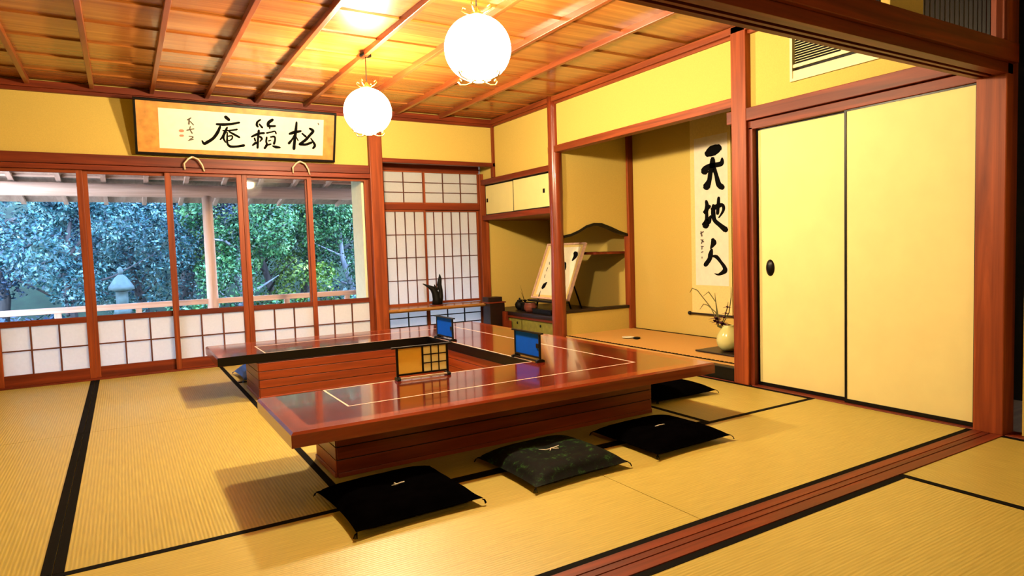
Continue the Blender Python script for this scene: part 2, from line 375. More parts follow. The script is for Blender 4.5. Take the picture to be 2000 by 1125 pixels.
# ------------------------------------------------------------------ paper bay window
yb = .33
bay = bpy.data.objects.new('window_6', None); COL.objects.link(bay); bay.location = (-1.5, yb, .4); bay['kind'] = 'structure'
bay['label'] = 'tall paper lattice window in the writing bay'; ORG[bay.name] = (-1.5, yb, .4)
BX0, BX1, BXM = -1.50, -.05, -.765
def lattice(root, x0, x1, z0, z1, nx, nz, y, fr=.022, bar=.0045, mat='darkbar'):
    for a, b in ((x0, x0+fr), (x1-fr, x1)): box(a, b, y-.014, y+.014, z0, z1).build('stile', M['post_z'], root, .001)
    for a, b in ((z0, z0+fr*1.4), (z1-fr, z1)): box(x0+fr, x1-fr, y-.014, y+.014, a, b).build('rail', M['post_x'], root, .001)
    box(x0+fr, x1-fr, y+.004, y+.0055, z0+fr*1.4, z1-fr).build('paper', M['shoji'], root)
    for k in range(1, nx): x = x0+fr+(x1-x0-2*fr)*k/nx; box(x-bar, x+bar, y-.010, y+.003, z0+fr, z1-fr).build('lattice_bar', M[mat], root)
    for k in range(1, nz): z = z0+fr*1.4+(z1-z0-2.4*fr)*k/nz; box(x0+fr, x1-fr, y-.008, y+.003, z-bar, z+bar).build('lattice_bar', M[mat], root)
lattice(bay, BX0, BXM, 1.58, 1.96, 3, 3, yb, .014); lattice(bay, BXM, BX1, 1.58, 1.96, 3, 3, yb, .014)
lattice(bay, BX0, BXM+.01, .405, 1.515, 6, 4, yb); lattice(bay, BXM-.01, BX1, .405, 1.515, 6, 4, yb+.03)
lattice(bay, BX0, BXM, .03, .395, 3, 3, yb, .02, .006, 'black'); lattice(bay, BXM, BX1, .03, .395, 3, 3, yb, .02, .006, 'black')
trim(box(BX0, BX1, yb-.03, yb+.07, 1.515, 1.58), M['beam_x'], 'crossbar of the bay window')
trim(box(BX0, BX1, yb-.03, yb+.07, 1.96, 2.05), M['beam_x'], 'head beam deep in the bay')
trim(box(BX0, BX1, yb-.02, yb+.05, .0, .03), M['beam_x'], 'bottom sill of the bay window')
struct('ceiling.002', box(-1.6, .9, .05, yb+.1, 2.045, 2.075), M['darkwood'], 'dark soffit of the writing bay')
struct('wall_left.001', box(-1.585, -1.5, .08, yb+.1, -.1, 2.2), M['creamwall'], 'short cream side wall of the writing bay')
struct('floor.001', box(-1.6, .0, 0.06, yb+.1, -.06, -.01), M['engawa'], 'floor boards under the writing desk')
trim(box(-.05, .06, yb-.05, yb+.05, 0, 1.95), M['post_z'], 'square post at the inner corner of the bay', .005)
# writing desk board with a live edge
mb = MB(); n = 28; top = []
xs = [-1.5+1.45*i/n for i in range(n+1)]
ed = [-.03+.022*noise.noise((x*3.1, 0, 4)) + .010*noise.noise((x*11, 2, 0)) for x in xs]
for i, x in enumerate(xs): mb.v += [(x, ed[i]+.012, .365), (x, ed[i]-.008, .382), (x, ed[i], .405), (x, yb-.016, .405), (x, yb-.016, .365)]
for i in range(n):
    for k in range(5): a, b = i*5+k, i*5+(k+1) % 5; mb.f.append((a, b, b+5, a+5)); mb.sm.append(False)
mb.f += [(0, 1, 2, 3, 4), tuple(n*5+k for k in (4, 3, 2, 1, 0))]; mb.sm += [False]*2
o = mb.build('desk_board', wood('live_edge_wood', (.16, .05, .012), (.62, .30, .08), 'x', .25, .3), None)
tag(o, 'built-in live-edge wooden desk board running below the paper bay window', 'shelf')

# ------------------------------------------------------------------ shelf alcove (tana) shell
struct('wall_back.001', box(.06, D+.08, yb-.03, yb+.07, 0, 2.06), M['wall'], 'ochre end wall of the shelf alcove')
struct('wall_right.002', box(D, D+.08, -3.70, yb+.05, 0, 2.45), M['wall'], 'ochre rear wall shared by both alcoves')
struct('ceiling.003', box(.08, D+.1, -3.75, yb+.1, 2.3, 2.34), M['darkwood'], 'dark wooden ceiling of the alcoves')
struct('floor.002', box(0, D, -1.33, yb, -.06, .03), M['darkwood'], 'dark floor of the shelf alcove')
# pierced partition between the two alcoves, with an arched top
yp = -1.33
arch = [(.05, 1.15), (.14, 1.165), (.24, 1.20), (.34, 1.25), (.44, 1.275), (.54, 1.272), (.66, 1.235), (.78, 1.19), (.90, 1.155), (D, 1.145)]
struct('wall_left.002', MB().prism([(.05, 2.3)]+arch+[(D, 2.3)], 'y', yp+.05, yp).box(.05, D, yp, yp+.05, .1, .345), M['wall'], 'pierced ochre partition between the two alcoves')
trim(MB().prism(arch+[(x, z-.028) for x, z in reversed(arch)], 'y', yp+.06, yp-.014), M['black'], 'black lacquered curved edge of the pierced partition')
trim(MB().box(.05, D, yp-.012, yp+.065, .345, .375), M['darkwood'], 'cap board on the low ledge under the pierced opening')
trim(box(D-.075, D+.0, yp-.03, yp+.055, .1, 2.3), M['post_z'], 'square post in the rear corner of the scroll alcove', .005)
struct('wall_front.001', box(.05, D, -3.72, -3.66, 0, 2.3), M['wall'], 'ochre right side wall of the scroll alcove')
trim(box(-.045, .045, -3.6, -1.22, 1.985, 2.052), M['post_y'], 'drop lintel above the scroll alcove', .004)
# posts
lg = MB(); prof = []
for i in range(25):
    z = H*i/24; r = .073 + .007*noise.noise((z*1.4, 1, 0)) - .006*z/H + .003*noise.noise((z*6, 5, 0)); prof.append((r, z))
lg.lathe(prof, (0, -1.285, 0), 28)
trim(lg, M['burl'], 'polished natural log post between shelf alcove and scroll alcove', 0)
trim(box(-.055, .055, -3.735, -3.605, 0, H), M['post_z'], 'square post between scroll alcove and paper doors', .006)
trim(box(-.03, .05, -3.77, -3.735, 0, ZK), M['beam_z'], 'door jamb beside the square post')
trim(box(-.05, .03, YF, -3.56, 1.868, ZN), M['beam_y'], 'tie beam above the sliding paper doors')
trim(box(-.03, .07, YF, -3.735, 1.805, 1.862), M['beam_y'], 'lintel of the sliding paper doors')
trim(box(-.06, .06, YF-.14, YF, 0, H), M['post_z'], 'square post at the right end of the threshold', .006)
# sliding paper doors
def fusuma(n, y0, y1, x, label, hy):
    root = bpy.data.objects.new('door_%d' % n, None); COL.objects.link(root); root.location = (x, y0, 0); root['kind'] = 'structure'; root['label'] = label
    ORG[root.name] = (x, y0, 0); e = .014
    box(x-.008, x+.012, y0+e, y1-e, .03, ZK-.025).build('paper_panel', M['fusuma'], root)
    box(x-.012, x+.014, y0, y0+e, .006, ZK-.005).build('black_stile', M['black'], root); box(x-.012, x+.014, y1-e, y1, .006, ZK-.005).build('black_stile', M['black'], root)
    box(x-.012, x+.014, y0+e, y1-e, .006, .03).build('black_rail', M['black'], root); box(x-.012, x+.014, y0+e, y1-e, ZK-.025, ZK-.005).build('black_rail', M['black'], root)
    if hy is not None:
        h = MB(); prof = [(.001, .012), (.024, .012), (.030, .006), (.040, .001), (.040, 0)]
        h.lathe(prof, (0, 0, 0), 24); h.xf(Matrix.Translation((x-.008, hy, .84)) @ Matrix.Rotation(-math.pi/2, 4, 'Y') @ Matrix.Diagonal((1.45, .9, 1, 1)))
        h.build('finger_pull', M['black'], root)
fusuma(1, -4.46, -3.77, .022, 'sliding paper door with a black oval pull beside the post', -3.875)
fusuma(2, -5.185, -4.445, -.006, 'nearest sliding paper door without a visible pull', None)

# partition beam overhead, between the rooms
lb = MB(); 
for a, b, z in ((0, .03, 1.812), (.03, .05, 1.825), (.05, .068, 1.812), (.068, .088, 1.825), (.088, .14, 1.812)): lb.box(XL, 0, YF-a, YF-b, z, 1.862)
trim(lb, M['beam_x'], 'grooved lintel crossing the upper right corner', .001)
trim(box(XL, 0, YF-.165, YF-.14, 1.862, 1.955), M['beam_x'], 'tie beam face above the grooved lintel')
trim(box(XL, 0, YF-.14, YF+.0, 1.862, 1.955), M['beam_x'], 'inner tie beam above the grooved lintel')
struct('wall_front.002', MB().box(XL, -2.6, YF-.11, YF-.03, 1.955, H).box(-2.6, 0, YF-.11, YF-.03, 2.36, H), M['wall'], 'plaster band above the partition lintel')
struct('wall_front.003', box(-1.02, -.76, YF-.10, YF-.05, 1.985, 2.33), M['wall'], 'small plaster panel inside the transom over the partition')
tr = struct('trim_%d' % (_tn[0]+1), MB().box(-2.6, -.06, YF-.1, YF-.04, 1.955, 1.985).box(-2.6, -.06, YF-.1, YF-.04, 2.33, 2.36), M['beam_x'], 'open lattice transom over the partition'); _tn[0] += 1
for k in range(58):
    x = -2.58+k*.0435
    if -1.03 < x < -.75: continue
    box(x-.005, x+.005, YF-.08, YF-.06, 1.985, 2.33).build('transom_bar', M['black'], tr)

# ------------------------------------------------------------------ scroll alcove floor
struct('floor.003', box(.03, D, -3.66, yp, 0, .118), M['tokotat'], 'raised straw floor of the scroll alcove')
trim(box(-.045, .03, -3.605, -1.22, .0, .104), M['black'], 'black lacquered sill of the raised alcove', .004)
zz = MB()
for k in range(52):
    y0 = -1.37-k*.0436; zz.prism([(.030, y0), (.060, y0-.006), (.060, y0-.030), (.030, y0-.036)], 'z', .118, .121)
zz.box(.030, .040, -3.6, yp, .117, .1215); zz.box(D-.03, D, -3.6, yp, .117, .121)
trim(zz, M['heri'], 'black patterned cloth border of the alcove mat', 0)

# ------------------------------------------------------------------ upper cabinet and low cabinet in the shelf alcove
t = thing('wall_cabinet', (.0, -.4, 1.40), 'small hanging cabinet with two cream sliding doors in the corner alcove', 'cabinet')
box(-.035, D, -1.215, yb-.03, 1.815, 1.875).build('top_board', M['beam_y'], t, .003)
box(-.03, D, -1.215, yb-.05, 1.385, 1.445).build('bottom_board', M['beam_y'], t, .003)
box(.06, D, -1.215, yb-.05, 1.445, 1.815).build('body', M['darkwood'], t)
for a, b, x, hy in ((-.43, yb-.05, .03, .235), (-1.21, -.425, .008, -1.06)):
    d = box(x-.006, x+.01, a+.008, b-.008, 1.460, 1.800).build('sliding_door', M['fusuma'], t); keep(d, t)
    MB().box(x-.009, x+.011, a, a+.008, 1.446, 1.814).box(x-.009, x+.011, b-.008, b, 1.446, 1.814).box(x-.009, x+.011, a, b, 1.446, 1.460).box(x-.009, x+.011, a, b, 1.800, 1.814).build('door_edge', M['black'], d)
    MB().box(x-.010, x-.005, hy-.018, hy+.018, 1.605, 1.65).build('finger_pull', M['black'], d)
t = thing('low_cabinet', (.3, -.5, .03), 'low cabinet with olive sliding doors and dark top under the shelf alcove', 'cabinet')
box(-.01, D, -1.21, yb-.05, .262, .305).build('top_board', M['darkwood'], t, .003)
box(.04, D, -1.2, yb-.05, .03, .262).build('body', M['darkwood'], t)
box(-.0, .05, -1.2, yb-.05, .235, .262).build('upper_rail', M['beam_y'], t)
for a, b in ((-.5, .25), (-1.19, -.49)):
    d = box(.018, .032, a, b, .045, .235).build('sliding_door', M['olive'], t); keep(d, t)
    MB().sphere((.016, a+.10 if b > 0 else a+.3, .18), .016, .4, 1, 1, 10, 6).build('finger_pull', M['black'], d)
o = box(.5, D-.005, yp+.05, -.62, .94, .965).build('display_shelf', M['beam_y']); tag(o, 'short wooden shelf high in the corner alcove behind the framed print', 'shelf')

# ------------------------------------------------------------------ brush strokes
def strokes(mb, groups, fn, ws, lift):
    """each group: list of (x, y, width); fn maps to a 3-D point, ws scales widths; flat ribbons with round ends"""
    for g in groups:
        P = [Vector((p[0], p[1])) for p in g]; W = [p[2]*ws for p in g]
        Q, V = [], []
        if len(P) == 1: P = [P[0], P[0]+Vector((W[0]*.4, 0))]; W = [W[0], W[0]*.8]
        m = len(P)
        for i in range(m-1):                     # Catmull-Rom smoothing
            p0, p1, p2, p3 = P[max(i-1, 0)], P[i], P[i+1], P[min(i+2, m-1)]
            for s in range(6):
                u = s/6; Q.append(.5*((2*p1)+(p2-p0)*u+(2*p0-5*p1+4*p2-p3)*u*u+(3*p1-p0-3*p2+p3)*u**3)); V.append(W[i]*(1-u)+W[i+1]*u)
        Q.append(P[-1]); V.append(W[-1])
        L, Rr = [], []
        for i, q in enumerate(Q):
            t = Q[min(i+1, len(Q)-1)]-Q[max(i-1, 0)]
            if t.length < 1e-6: t = Vector((1, 0))
            t.normalize(); nn = Vector((-t.y, t.x)); h = V[i]*.5
            L.append(q+nn*h); Rr.append(q-nn*h)
        def cap(q, t, h, sgn):
            a0 = math.atan2(t.y, t.x); return [q+Vector((math.cos(a0+sgn*k), math.sin(a0+sgn*k)))*h for k in (R(60), R(30), 0, R(-30), R(-60))]
        t0 = (Q[0]-Q[1]).normalized(); t1 = (Q[-1]-Q[-2]).normalized()
        b = len(mb.v)
        for a, c in zip(L, Rr): mb.v += [tuple(fn(a.x, a.y)), tuple(fn(c.x, c.y))]
        for i in range(len(L)-1): mb.f.append((b+2*i, b+2*i+1, b+2*i+3, b+2*i+2)); mb.sm.append(False)
        for q, t, h, pair in ((Q[0], t0, V[0]*.5, (b, b+1)), (Q[-1], t1, V[-1]*.5, (b+2*len(L)-1, b+2*len(L)-2))):
            c = cap(q, t, h, 1); k0 = len(mb.v); mb.v += [tuple(fn(p.x, p.y)) for p in c]
            mb.f.append((pair[0],)+tuple(range(k0, k0+5))[::1 if pair[0] == b else 1]+(pair[1],)); mb.sm.append(False)
def ink(groups, fn, name, mat, parent):
    if name in ('signature', 'red_seal', 'brush_mark') and len(groups) > 1:
        for g in groups: ink([g], fn, name, mat, parent)
        return
    mb = MB(); strokes(mb, groups, fn, 1.36, 0)
    ob = mb.build(name, mat, parent); md = ob.modifiers.new('thickness', 'SOLIDIFY'); md.thickness = .0008; md.offset = 0; return ob

# hanging framed calligraphy above the windows
FX0, FX1 = -3.645, -1.893; PB = Vector((0, -.052, 1.972)); PT = Vector((0, -.20, 2.44)); UV = (PT-PB).normalized(); HH = (PT-PB).length; NV = Vector((0, -UV.z, UV.y))
def fp(u, v, h=0): p = PB+UV*(v*HH)+NV*h; return Vector((FX0+(FX1-FX0)*u, p.y, p.z))
def slab(u0, u1, v0, v1, h0, h1):
    mb = MB(); mb.add([fp(u, v, h) for h in (h0, h1) for v in (v0, v1) for u in (u0, u1)], [(0, 2, 3, 1), (4, 5, 7, 6), (0, 1, 5, 4), (2, 6, 7, 3), (0, 4, 6, 2), (1, 3, 7, 5)]); return mb
t = thing('framed_calligraphy', (-2.77, -.05, 1.97), 'long black-framed calligraphy board tilted forward above the garden windows', 'picture')
slab(.008, .992, .02, .98, -.02, .004).build('brocade_mat', M['brocade'], t)
for a in ((0, 1, 0, .045), (0, 1, .955, 1)): slab(*a, -.024, .02).build('frame_rail', M['black'], t, .003)
for a in ((0, .011, .045, .955), (.989, 1, .045, .955)): slab(*a, -.024, .02).build('frame_stile', M['black'], t, .003)
U0, U1, V0, V1 = .108, .93, .125, .845
pp = slab(U0, U1, V0, V1, .004, .006).build('paper', M['cream'], t); keep(pp, t)
def f1(x, y):
    s = (x-10)/1905; yt = 30+105*s; ybm = 495+63*s; v = (y-yt)/(ybm-yt); xs_ = (x-10-v*12)/(1910-v*40)
    return fp(U0+(U1-U0)*xs_, V1-(V1-V0)*v, .0065)
an = [[(735, 122, 30), (768, 150, 26)], [(632, 205, 18), (700, 208, 26), (790, 200, 22), (885, 182, 18)], [(668, 235, 20), (640, 300, 28), (590, 370, 26), (520, 420, 28), (490, 435, 24), (468, 402, 12)],
      [(700, 278, 12), (780, 275, 14), (858, 262, 16)], [(748, 240, 14), (725, 290, 26), (695, 350, 20), (668, 382, 12)], [(770, 290, 14), (820, 318, 20), (882, 352, 18)],
      [(712, 330, 14), (705, 370, 18), (725, 412, 14)], [(745, 345, 12), (800, 338, 14), (800, 370, 14), (770, 392, 12), (738, 388, 12)], [(748, 300, 12), (745, 370, 16), (748, 430, 18), (780, 462, 24), (850, 462, 20), (932, 448, 24)]]
ra8 = [[(300, 190, 30), (220, 250, 45), (200, 330, 50), (225, 370, 40)], [(270, 310, 35), (340, 390, 45)], [(620, 190, 60), (520, 260, 65), (500, 330, 60)], [(500, 350, 50), (600, 355, 45), (690, 350, 40)], [(545, 340, 40), (545, 415, 30)],
       [(60, 640, 35), (180, 580, 50), (300, 545, 45), (385, 540, 45)], [(250, 480, 50), (235, 600, 50), (220, 720, 45), (205, 930, 45)], [(130, 680, 35), (150, 740, 40)], [(285, 640, 45), (325, 690, 45), (275, 760, 26)], [(80, 865, 35), (160, 805, 55), (235, 785, 30)],
       [(465, 535, 40), (580, 510, 30), (680, 490, 30), (712, 545, 34)], [(455, 655, 40), (440, 760, 40), (455, 850, 45), (398, 935, 50)], [(560, 640, 30), (660, 630, 42), (682, 700, 40), (650, 815, 50)], [(505, 745, 26), (560, 725, 26)], [(430, 862, 38), (560, 830, 34)], [(620, 880, 36), (700, 905, 60), (805, 915, 36)]]
ra = [[(1000+.4445*x, 58.8+.4445*y_, w_*.4445) for x, y_, w_ in g] for g in ra8]
ma = [[(1572, 168, 18), (1560, 260, 28), (1545, 360, 26), (1530, 475, 30)], [(1482, 302, 20), (1540, 285, 30), (1622, 268, 18)], [(1540, 320, 16), (1510, 370, 18), (1472, 412, 26)], [(1558, 330, 12), (1585, 380, 12)],
      [(1640, 298, 16), (1682, 332, 20)], [(1738, 238, 20), (1778, 265, 28), (1740, 310, 24), (1680, 370, 26), (1605, 422, 24)], [(1610, 424, 24), (1680, 426, 22), (1752, 402, 22)], [(1745, 350, 10), (1795, 430, 26), (1772, 468, 20)]]
sg = [[(352, 140, 10), (318, 162, 12)], [(335, 150, 12), (330, 210, 14)], [(345, 180, 9), (378, 218, 10)], [(308, 282, 10), (382, 264, 10)], [(345, 238, 9), (340, 270, 9), (362, 315, 12)], [(330, 352, 9), (372, 360, 11), (335, 390, 9)], [(322, 402, 8), (372, 386, 10)], [(1845, 175, 10), (1852, 190, 10)]]
ink(an, f1, 'brush_character', M['ink'], pp); ink(ra, f1, 'brush_character', M['ink'], pp); ink(ma, f1, 'brush_character', M['ink'], pp); ink(sg, f1, 'signature', M['greyink'], pp)
ink([[(238, 290, 24), (262, 290, 24)], [(240, 346, 20), (262, 346, 20)]], f1, 'red_seal', M['seal'], pp)
MB().tube([fp(.37, .985, .0), fp(.42, 1.03, -.03), fp(.46, 1.06, -.06), fp(.50, 1.03, -.03), fp(.56, .985, .0)], .004, 6).build('hanging_cord', M['cord'], t)
for X in (-3.19, -2.235):
    t = thing('frame_bracket', (X, -.06, 1.9), 'pale bent cord bracket at the %s underside of the calligraphy board' % ('left' if X < -3 else 'right'), 'bracket', 'brackets under the calligraphy board')
    MB().tube([(X-.075, -.065, 1.845), (X-.078, -.075, 1.90), (X-.045, -.08, 1.94), (X-.01, -.085, 1.962)], .008, 6).build('left_arm', M['palecord'], t)
    MB().tube([(X+.085, -.065, 1.835), (X+.070, -.075, 1.89), (X+.04, -.08, 1.94), (X-.01, -.085, 1.962)], .008, 6).build('right_arm', M['palecord'], t)

# hanging scroll in the alcove
XS = D-.012
t = thing('hanging_scroll', (XS, -2.46, .34), 'hanging scroll with large black brush characters in the raised alcove', 'scroll')
ya, yc = -2.215, -2.715
box(XS, XS+.003, yc, ya, .345, 2.25).build('silk_mount', M['mount'], t)
sp_ = box(XS-.0012, XS, yc+.035, ya-.055, .62, 2.03).build('scroll_paper', M['scroll'], t); keep(sp_, t)
rr = MB().tube([(XS-.006, yc-.02, .34), (XS-.006, ya+.02, .34)], .010, 10).build('roller', M['darkwood'], t); keep(rr, t)
for yy in (yc-.03, ya+.03): MB().sphere((XS-.006, yy, .34), .019, 1, 1.2, 1, 12, 8).build('roller_knob', M['black'], rr)
fs2 = lambda x, y_: at(1345+x/6.82, 235+y_/6.82, 0, XS-.002)
fs3 = lambda x, y_: at(1345+x/6.82, 380+y_/6.82, 0, XS-.002)
ten = [[(262, 440, 75), (320, 405, 105), (385, 372, 85)], [(215, 672, 80), (232, 640, 60), (300, 605, 50), (430, 578, 50), (446, 510, 22)], [(320, 518, 45), (315, 600, 60), (290, 700, 45), (275, 800, 45), (240, 880, 75)], [(340, 640, 40), (370, 740, 40), (400, 850, 55), (440, 888, 60)]]
chi = [[(235, 90, 28), (245, 160, 42), (228, 240, 42)], [(208, 232, 26), (275, 160, 36)], [(240, 230, 30), (240, 330, 36), (228, 405, 72)], [(208, 395, 46), (265, 355, 56), (292, 285, 16)],
       [(330, 150, 35), (328, 250, 45), (345, 340, 40), (420, 410, 45), (488, 465, 58)], [(400, 45, 28), (395, 130, 35), (385, 250, 32)], [(320, 190, 40), (390, 152, 50), (450, 140, 34), (466, 190, 30), (445, 245, 24), (402, 308, 12)]]
jin = [[(325, 608, 42), (332, 645, 58), (295, 715, 16)], [(305, 740, 30), (292, 800, 48), (278, 860, 44), (228, 932, 45)], [(310, 820, 16), (370, 830, 38), (430, 900, 30), (478, 970, 38), (478, 1020, 52), (400, 1065, 22), (345, 1052, 6)]]
ssg = [[(160, 520, 12), (195, 495, 12)], [(165, 495, 12), (175, 550, 16)], [(165, 600, 10), (200, 630, 12)], [(190, 600, 10), (172, 650, 12)], [(168, 690, 9), (195, 692, 9)], [(178, 692, 9), (176, 728, 10)], [(170, 770, 9), (190, 762, 10)], [(178, 830, 8), (178, 848, 8)]]
for g, fn in ((ten, fs2), (chi, fs3), (jin, fs3)): ink(g, fn, 'brush_character', M['ink'], sp_)
ink(ssg, fs3, 'signature', M['greyink'], sp_)

# framed print leaning in the shelf alcove
t = thing('leaning_framed_print', (.24, -.8, .305), 'framed brush print leaning on a dark easel behind the log post', 'picture')
B0 = Vector((.20, -.43, .455)); Bw = Vector((0, -.74, -.0)); Bh = Vector((.25, -.01, .615))
Bn = Bw.cross(Bh).normalized()
if Bn.x > 0: Bn = -Bn
def lp(u, v, h=0): return B0+Bw*u+Bh*v+Bn*h
def lslab(u0, u1, v0, v1, h0, h1): return MB().add([lp(u, v, h) for h in (h0, h1) for v in (v0, v1) for u in (u0, u1)], [(0, 2, 3, 1), (4, 5, 7, 6), (0, 1, 5, 4), (2, 6, 7, 3), (0, 4, 6, 2), (1, 3, 7, 5)])
for a in ((0, 1, 0, .03), (0, 1, .97, 1), (0, .028, .03, .97), (.972, 1, .03, .97)): lslab(*a, -.012, .014).build('frame_bar', M['out_x'], t)
lslab(.028, .972, .03, .97, -.008, .002).build('mat_board', M['mount'], t)
pp = lslab(.10, .90, .07, .93, .002, .004).build('paper', M['cream'], t); keep(pp, t)
fl_ = lambda x, y_: lp(x, y_, .005)
ink([[(.80, .82, .05), (.84, .78, .08), (.80, .70, .03)], [(.62, .62, .07), (.66, .55, .06)], [(.46, .72, .06), (.42, .55, .05), (.50, .45, .04)], [(.30, .29, .02), (.26, .24, .07), (.24, .21, .06)]], fl_, 'brush_mark', M['ink'], pp)
ink([[(.20, .66, .012), (.22, .62, .012)], [(.20, .56, .012), (.19, .50, .012)], [(.19, .43, .012), (.20, .38, .012)]], fl_, 'signature', M['greyink'], pp)
e = MB()
for yy in (-.58, -1.02): e.tube([(.16, yy, .31), (.19, yy, .44), (.50, yy-.0, 1.03)], .012, 8); e.tube([(.62, -.62+(yy+.58)*.5, .31), (.42, -.62+(yy+.58)*.5, .84)], .010, 8)
e.box(.13, .22, -1.14, -.46, .425, .445)
e.build('easel', M['black'], t)
# small things on the low cabinet
t = thing('dark_jar', (.2, -.16, .305), 'small round dark jar on the low cabinet nearest the bay', 'jar')
MB().lathe([(.03, 0), (.055, .03), (.06, .06), (.045, .09), (.03, .10)], (.2, -.16, .305), 18).build('jar_body', M['darkpot'], t)
MB().lathe([(.034, .10), (.03, .112), (.010, .120), (.012, .135), (.003, .14)], (.2, -.16, .305), 14).build('lid', M['darkpot'], t)
def blade(mb, p0, d, ln, wd, bend, n=7):
    d = Vector(d).normalized(); p0 = Vector(p0); side = d.cross(Vector((0, 0, 1)))
    if side.length < .01: side = Vector((1, 0, 0))
    side.normalize(); b = len(mb.v)
    for i in range(n+1):
        u = i/n; p = p0+d*ln*u+Vector((d.x, d.y, 0))*bend*ln*u*u*.6-Vector((0, 0, 1))*bend*ln*u*u; w_ = wd*(1-u**2)*.5+.0005
        mb.v += [tuple(p-side*w_), tuple(p+Vector((0, 0, -.15*w_))), tuple(p+side*w_)]
    for i in range(n):
        for k in (0, 1): mb.f.append((b+3*i+k, b+3*i+k+1, b+3*i+k+4, b+3*i+k+3)); mb.sm.append(True)
t = thing('potted_plant', (.17, -.33, .305), 'small dark spiky plant in a dark pot beside the round jar', 'plant')
MB().lathe([(.04, 0), (.055, .03), (.05, .085), (.058, .095), (.05, .10)], (.17, -.33, .305), 18).build('pot', M['darkpot'], t)
lv = MB()
for k in range(16): a = k*2.4; blade(lv, (.17, -.33, .40), (math.cos(a)*.7, math.sin(a)*.7, .8), .09+.05*random.random(), .014, .4)
blade(lv, (.17, -.33, .40), (-.1, .25, 1), .24, .006, .1); blade(lv, (.17, -.33, .40), (-.05, .5, 1), .16, .006, .1)
lv.build('leaves', M['darkpot'], t)
t = thing('brown_pot', (.10, -.56, .305), 'squat reddish-brown glazed pot under the leaning print', 'pot')
MB().lathe([(.045, 0), (.07, .03), (.075, .07), (.062, .10), (.066, .108)], (.10, -.56, .305), 20).build('pot_body', M['redpot'], t)
MB().lathe([(.060, .108), (.058, .112), (.01, .113)], (.10, -.56, .305), 20).build('pot_lid', M['darkpot'], t)
t = thing('ink_box', (.12, -.84, .305), 'low black lacquered box under the leaning print', 'box')
box(.05, .2, -1.05, -.68, .305, .35).build('box_body', M['black'], t, .004); box(.045, .205, -1.055, -.675, .35, .362).build('box_lid', M['black'], t, .003)

# dark wooden chest by the bay
t = thing('dark_chest', (-.08, -.06, 0), 'dark brown wooden stand with a stepped side below the bay corner', 'cabinet')
box(-.195, .0, -.15, .03, .01, .40).build('body', M['darkwood'], t, .004)
box(-.215, .01, -.165, .04, .40, .415).build('top_board', M['beam_x'], t, .003)
box(-.205, -.02, -.13, .02, .415, .47).build('upper_box', M['darkwood'], t, .004)
MB().box(-.04, -.0, -.23, -.15, .01, .30).build('side_step', M['beam_z'], t, .004)
MB().box(-.045, -.0, -.30, -.23, .01, .20).build('side_step', M['beam_z'], t, .004)
# driftwood ornament
t = thing('driftwood_ornament', (-.765, .08, .405), 'black driftwood sculpture on the desk before the paper window', 'ornament')
c0 = Vector((-.765, .08, .405))
def br(pts, rad): return MB().tube([c0+Vector(p) for p in pts], rad, 10)
m = br([(.0, 0, .01), (.0, 0, .08), (-.015, 0, .15), (-.045, 0, .20), (-.09, 0, .225), (-.16, 0, .26)], [.055, .045, .040, .032, .018, .004])
m.tube([c0+Vector(p) for p in [(.03, 0, .02), (.05, 0, .10), (.055, 0, .17), (.040, 0, .24), (.052, 0, .31), (.050, 0, .36)]], [.040, .032, .024, .028, .020, .004], 10)
m.tube([c0+Vector(p) for p in [(-.02, 0, .14), (-.005, 0, .19), (-.02, 0, .245)]], [.03, .022, .004], 8)
m.tube([c0+Vector(p) for p in [(-.0, 0, .18), (.022, 0, .20), (.045, 0, .235)]], [.02, .014, .010], 8)
m.build('driftwood', M['darkpot'], t)
MB().lathe([(.075, 0), (.078, .008), (.06, .014)], c0, 20).build('base', M['beam_x'], t)

# vase on board
t = thing('vase_board', (.42, -3.15, .121), 'thin dark square board under the celadon vase', 'board')
box(.25, .62, -3.42, -2.93, .122, .134).build('board_top', M['darkwood'], t, .002)
for x_ in (.29, .58):
    for y_ in (-3.38, -2.97): box(x_-.012, x_+.012, y_-.012, y_+.012, .1185, .122).build('foot', M['darkwood'], t)
VC = (.40, -3.16, .134)
t = thing('flower_vase', VC, 'egg-shaped celadon vase with purple flowers and thin stems', 'vase')
MB().lathe([(r_, z_*.90) for r_, z_ in ((.035, 0), (.062, .012), (.090, .05), (.099, .095), (.094, .14), (.072, .185), (.050, .215), (.040, .228), (.045, .238), (.038, .236), (.034, .22))], VC, 32).build('vase_body', M['pot'], t)
top = Vector((VC[0], VC[1], VC[2]+.205))
def px3(px, py, X=.40): return at(px, py, 0, X)
st = MB()
for pts in ([(1404, 638), (1400, 612), (1398, 590), (1396, 572)], [(1406, 640), (1414, 622), (1421, 600), (1422, 590)], [(1402, 638), (1394, 612), (1388, 600), (1372, 580), (1362, 567), (1352, 563), (1347, 572)], [(1404, 636), (1398, 610), (1382, 596), (1374, 594), (1367, 604)], [(1408, 640), (1424, 610), (1428, 580), (1428, 560)], [(1405, 630), (1398, 590), (1384, 570), (1374, 578)]):
    q = [px3(*p) for p in pts]; st.tube([top-Vector((0, 0, .04))]+q, [.004]*(len(q))+[.0015], 6)
st.build('stems', M['stem'], t)
for px, py, s in ((1399, 622, .026), (1402, 629, .022), (1396, 627, .018), (1411, 632, .026), (1416, 635, .018), (1421, 600, .016), (1418, 612, .014), (1414, 620, .016)):
    c = px3(px, py, .39); fw = MB()
    for k in range(7):
        a = k*.9; blade(fw, c, (math.cos(a), math.sin(a), .3+.3*math.sin(k*2)), s*2.4, s*1.3, .3, 4)
    fw.sphere(c, s*.5, 1, 1, 1, 8, 6); fw.build('flower', M['purple'], t)

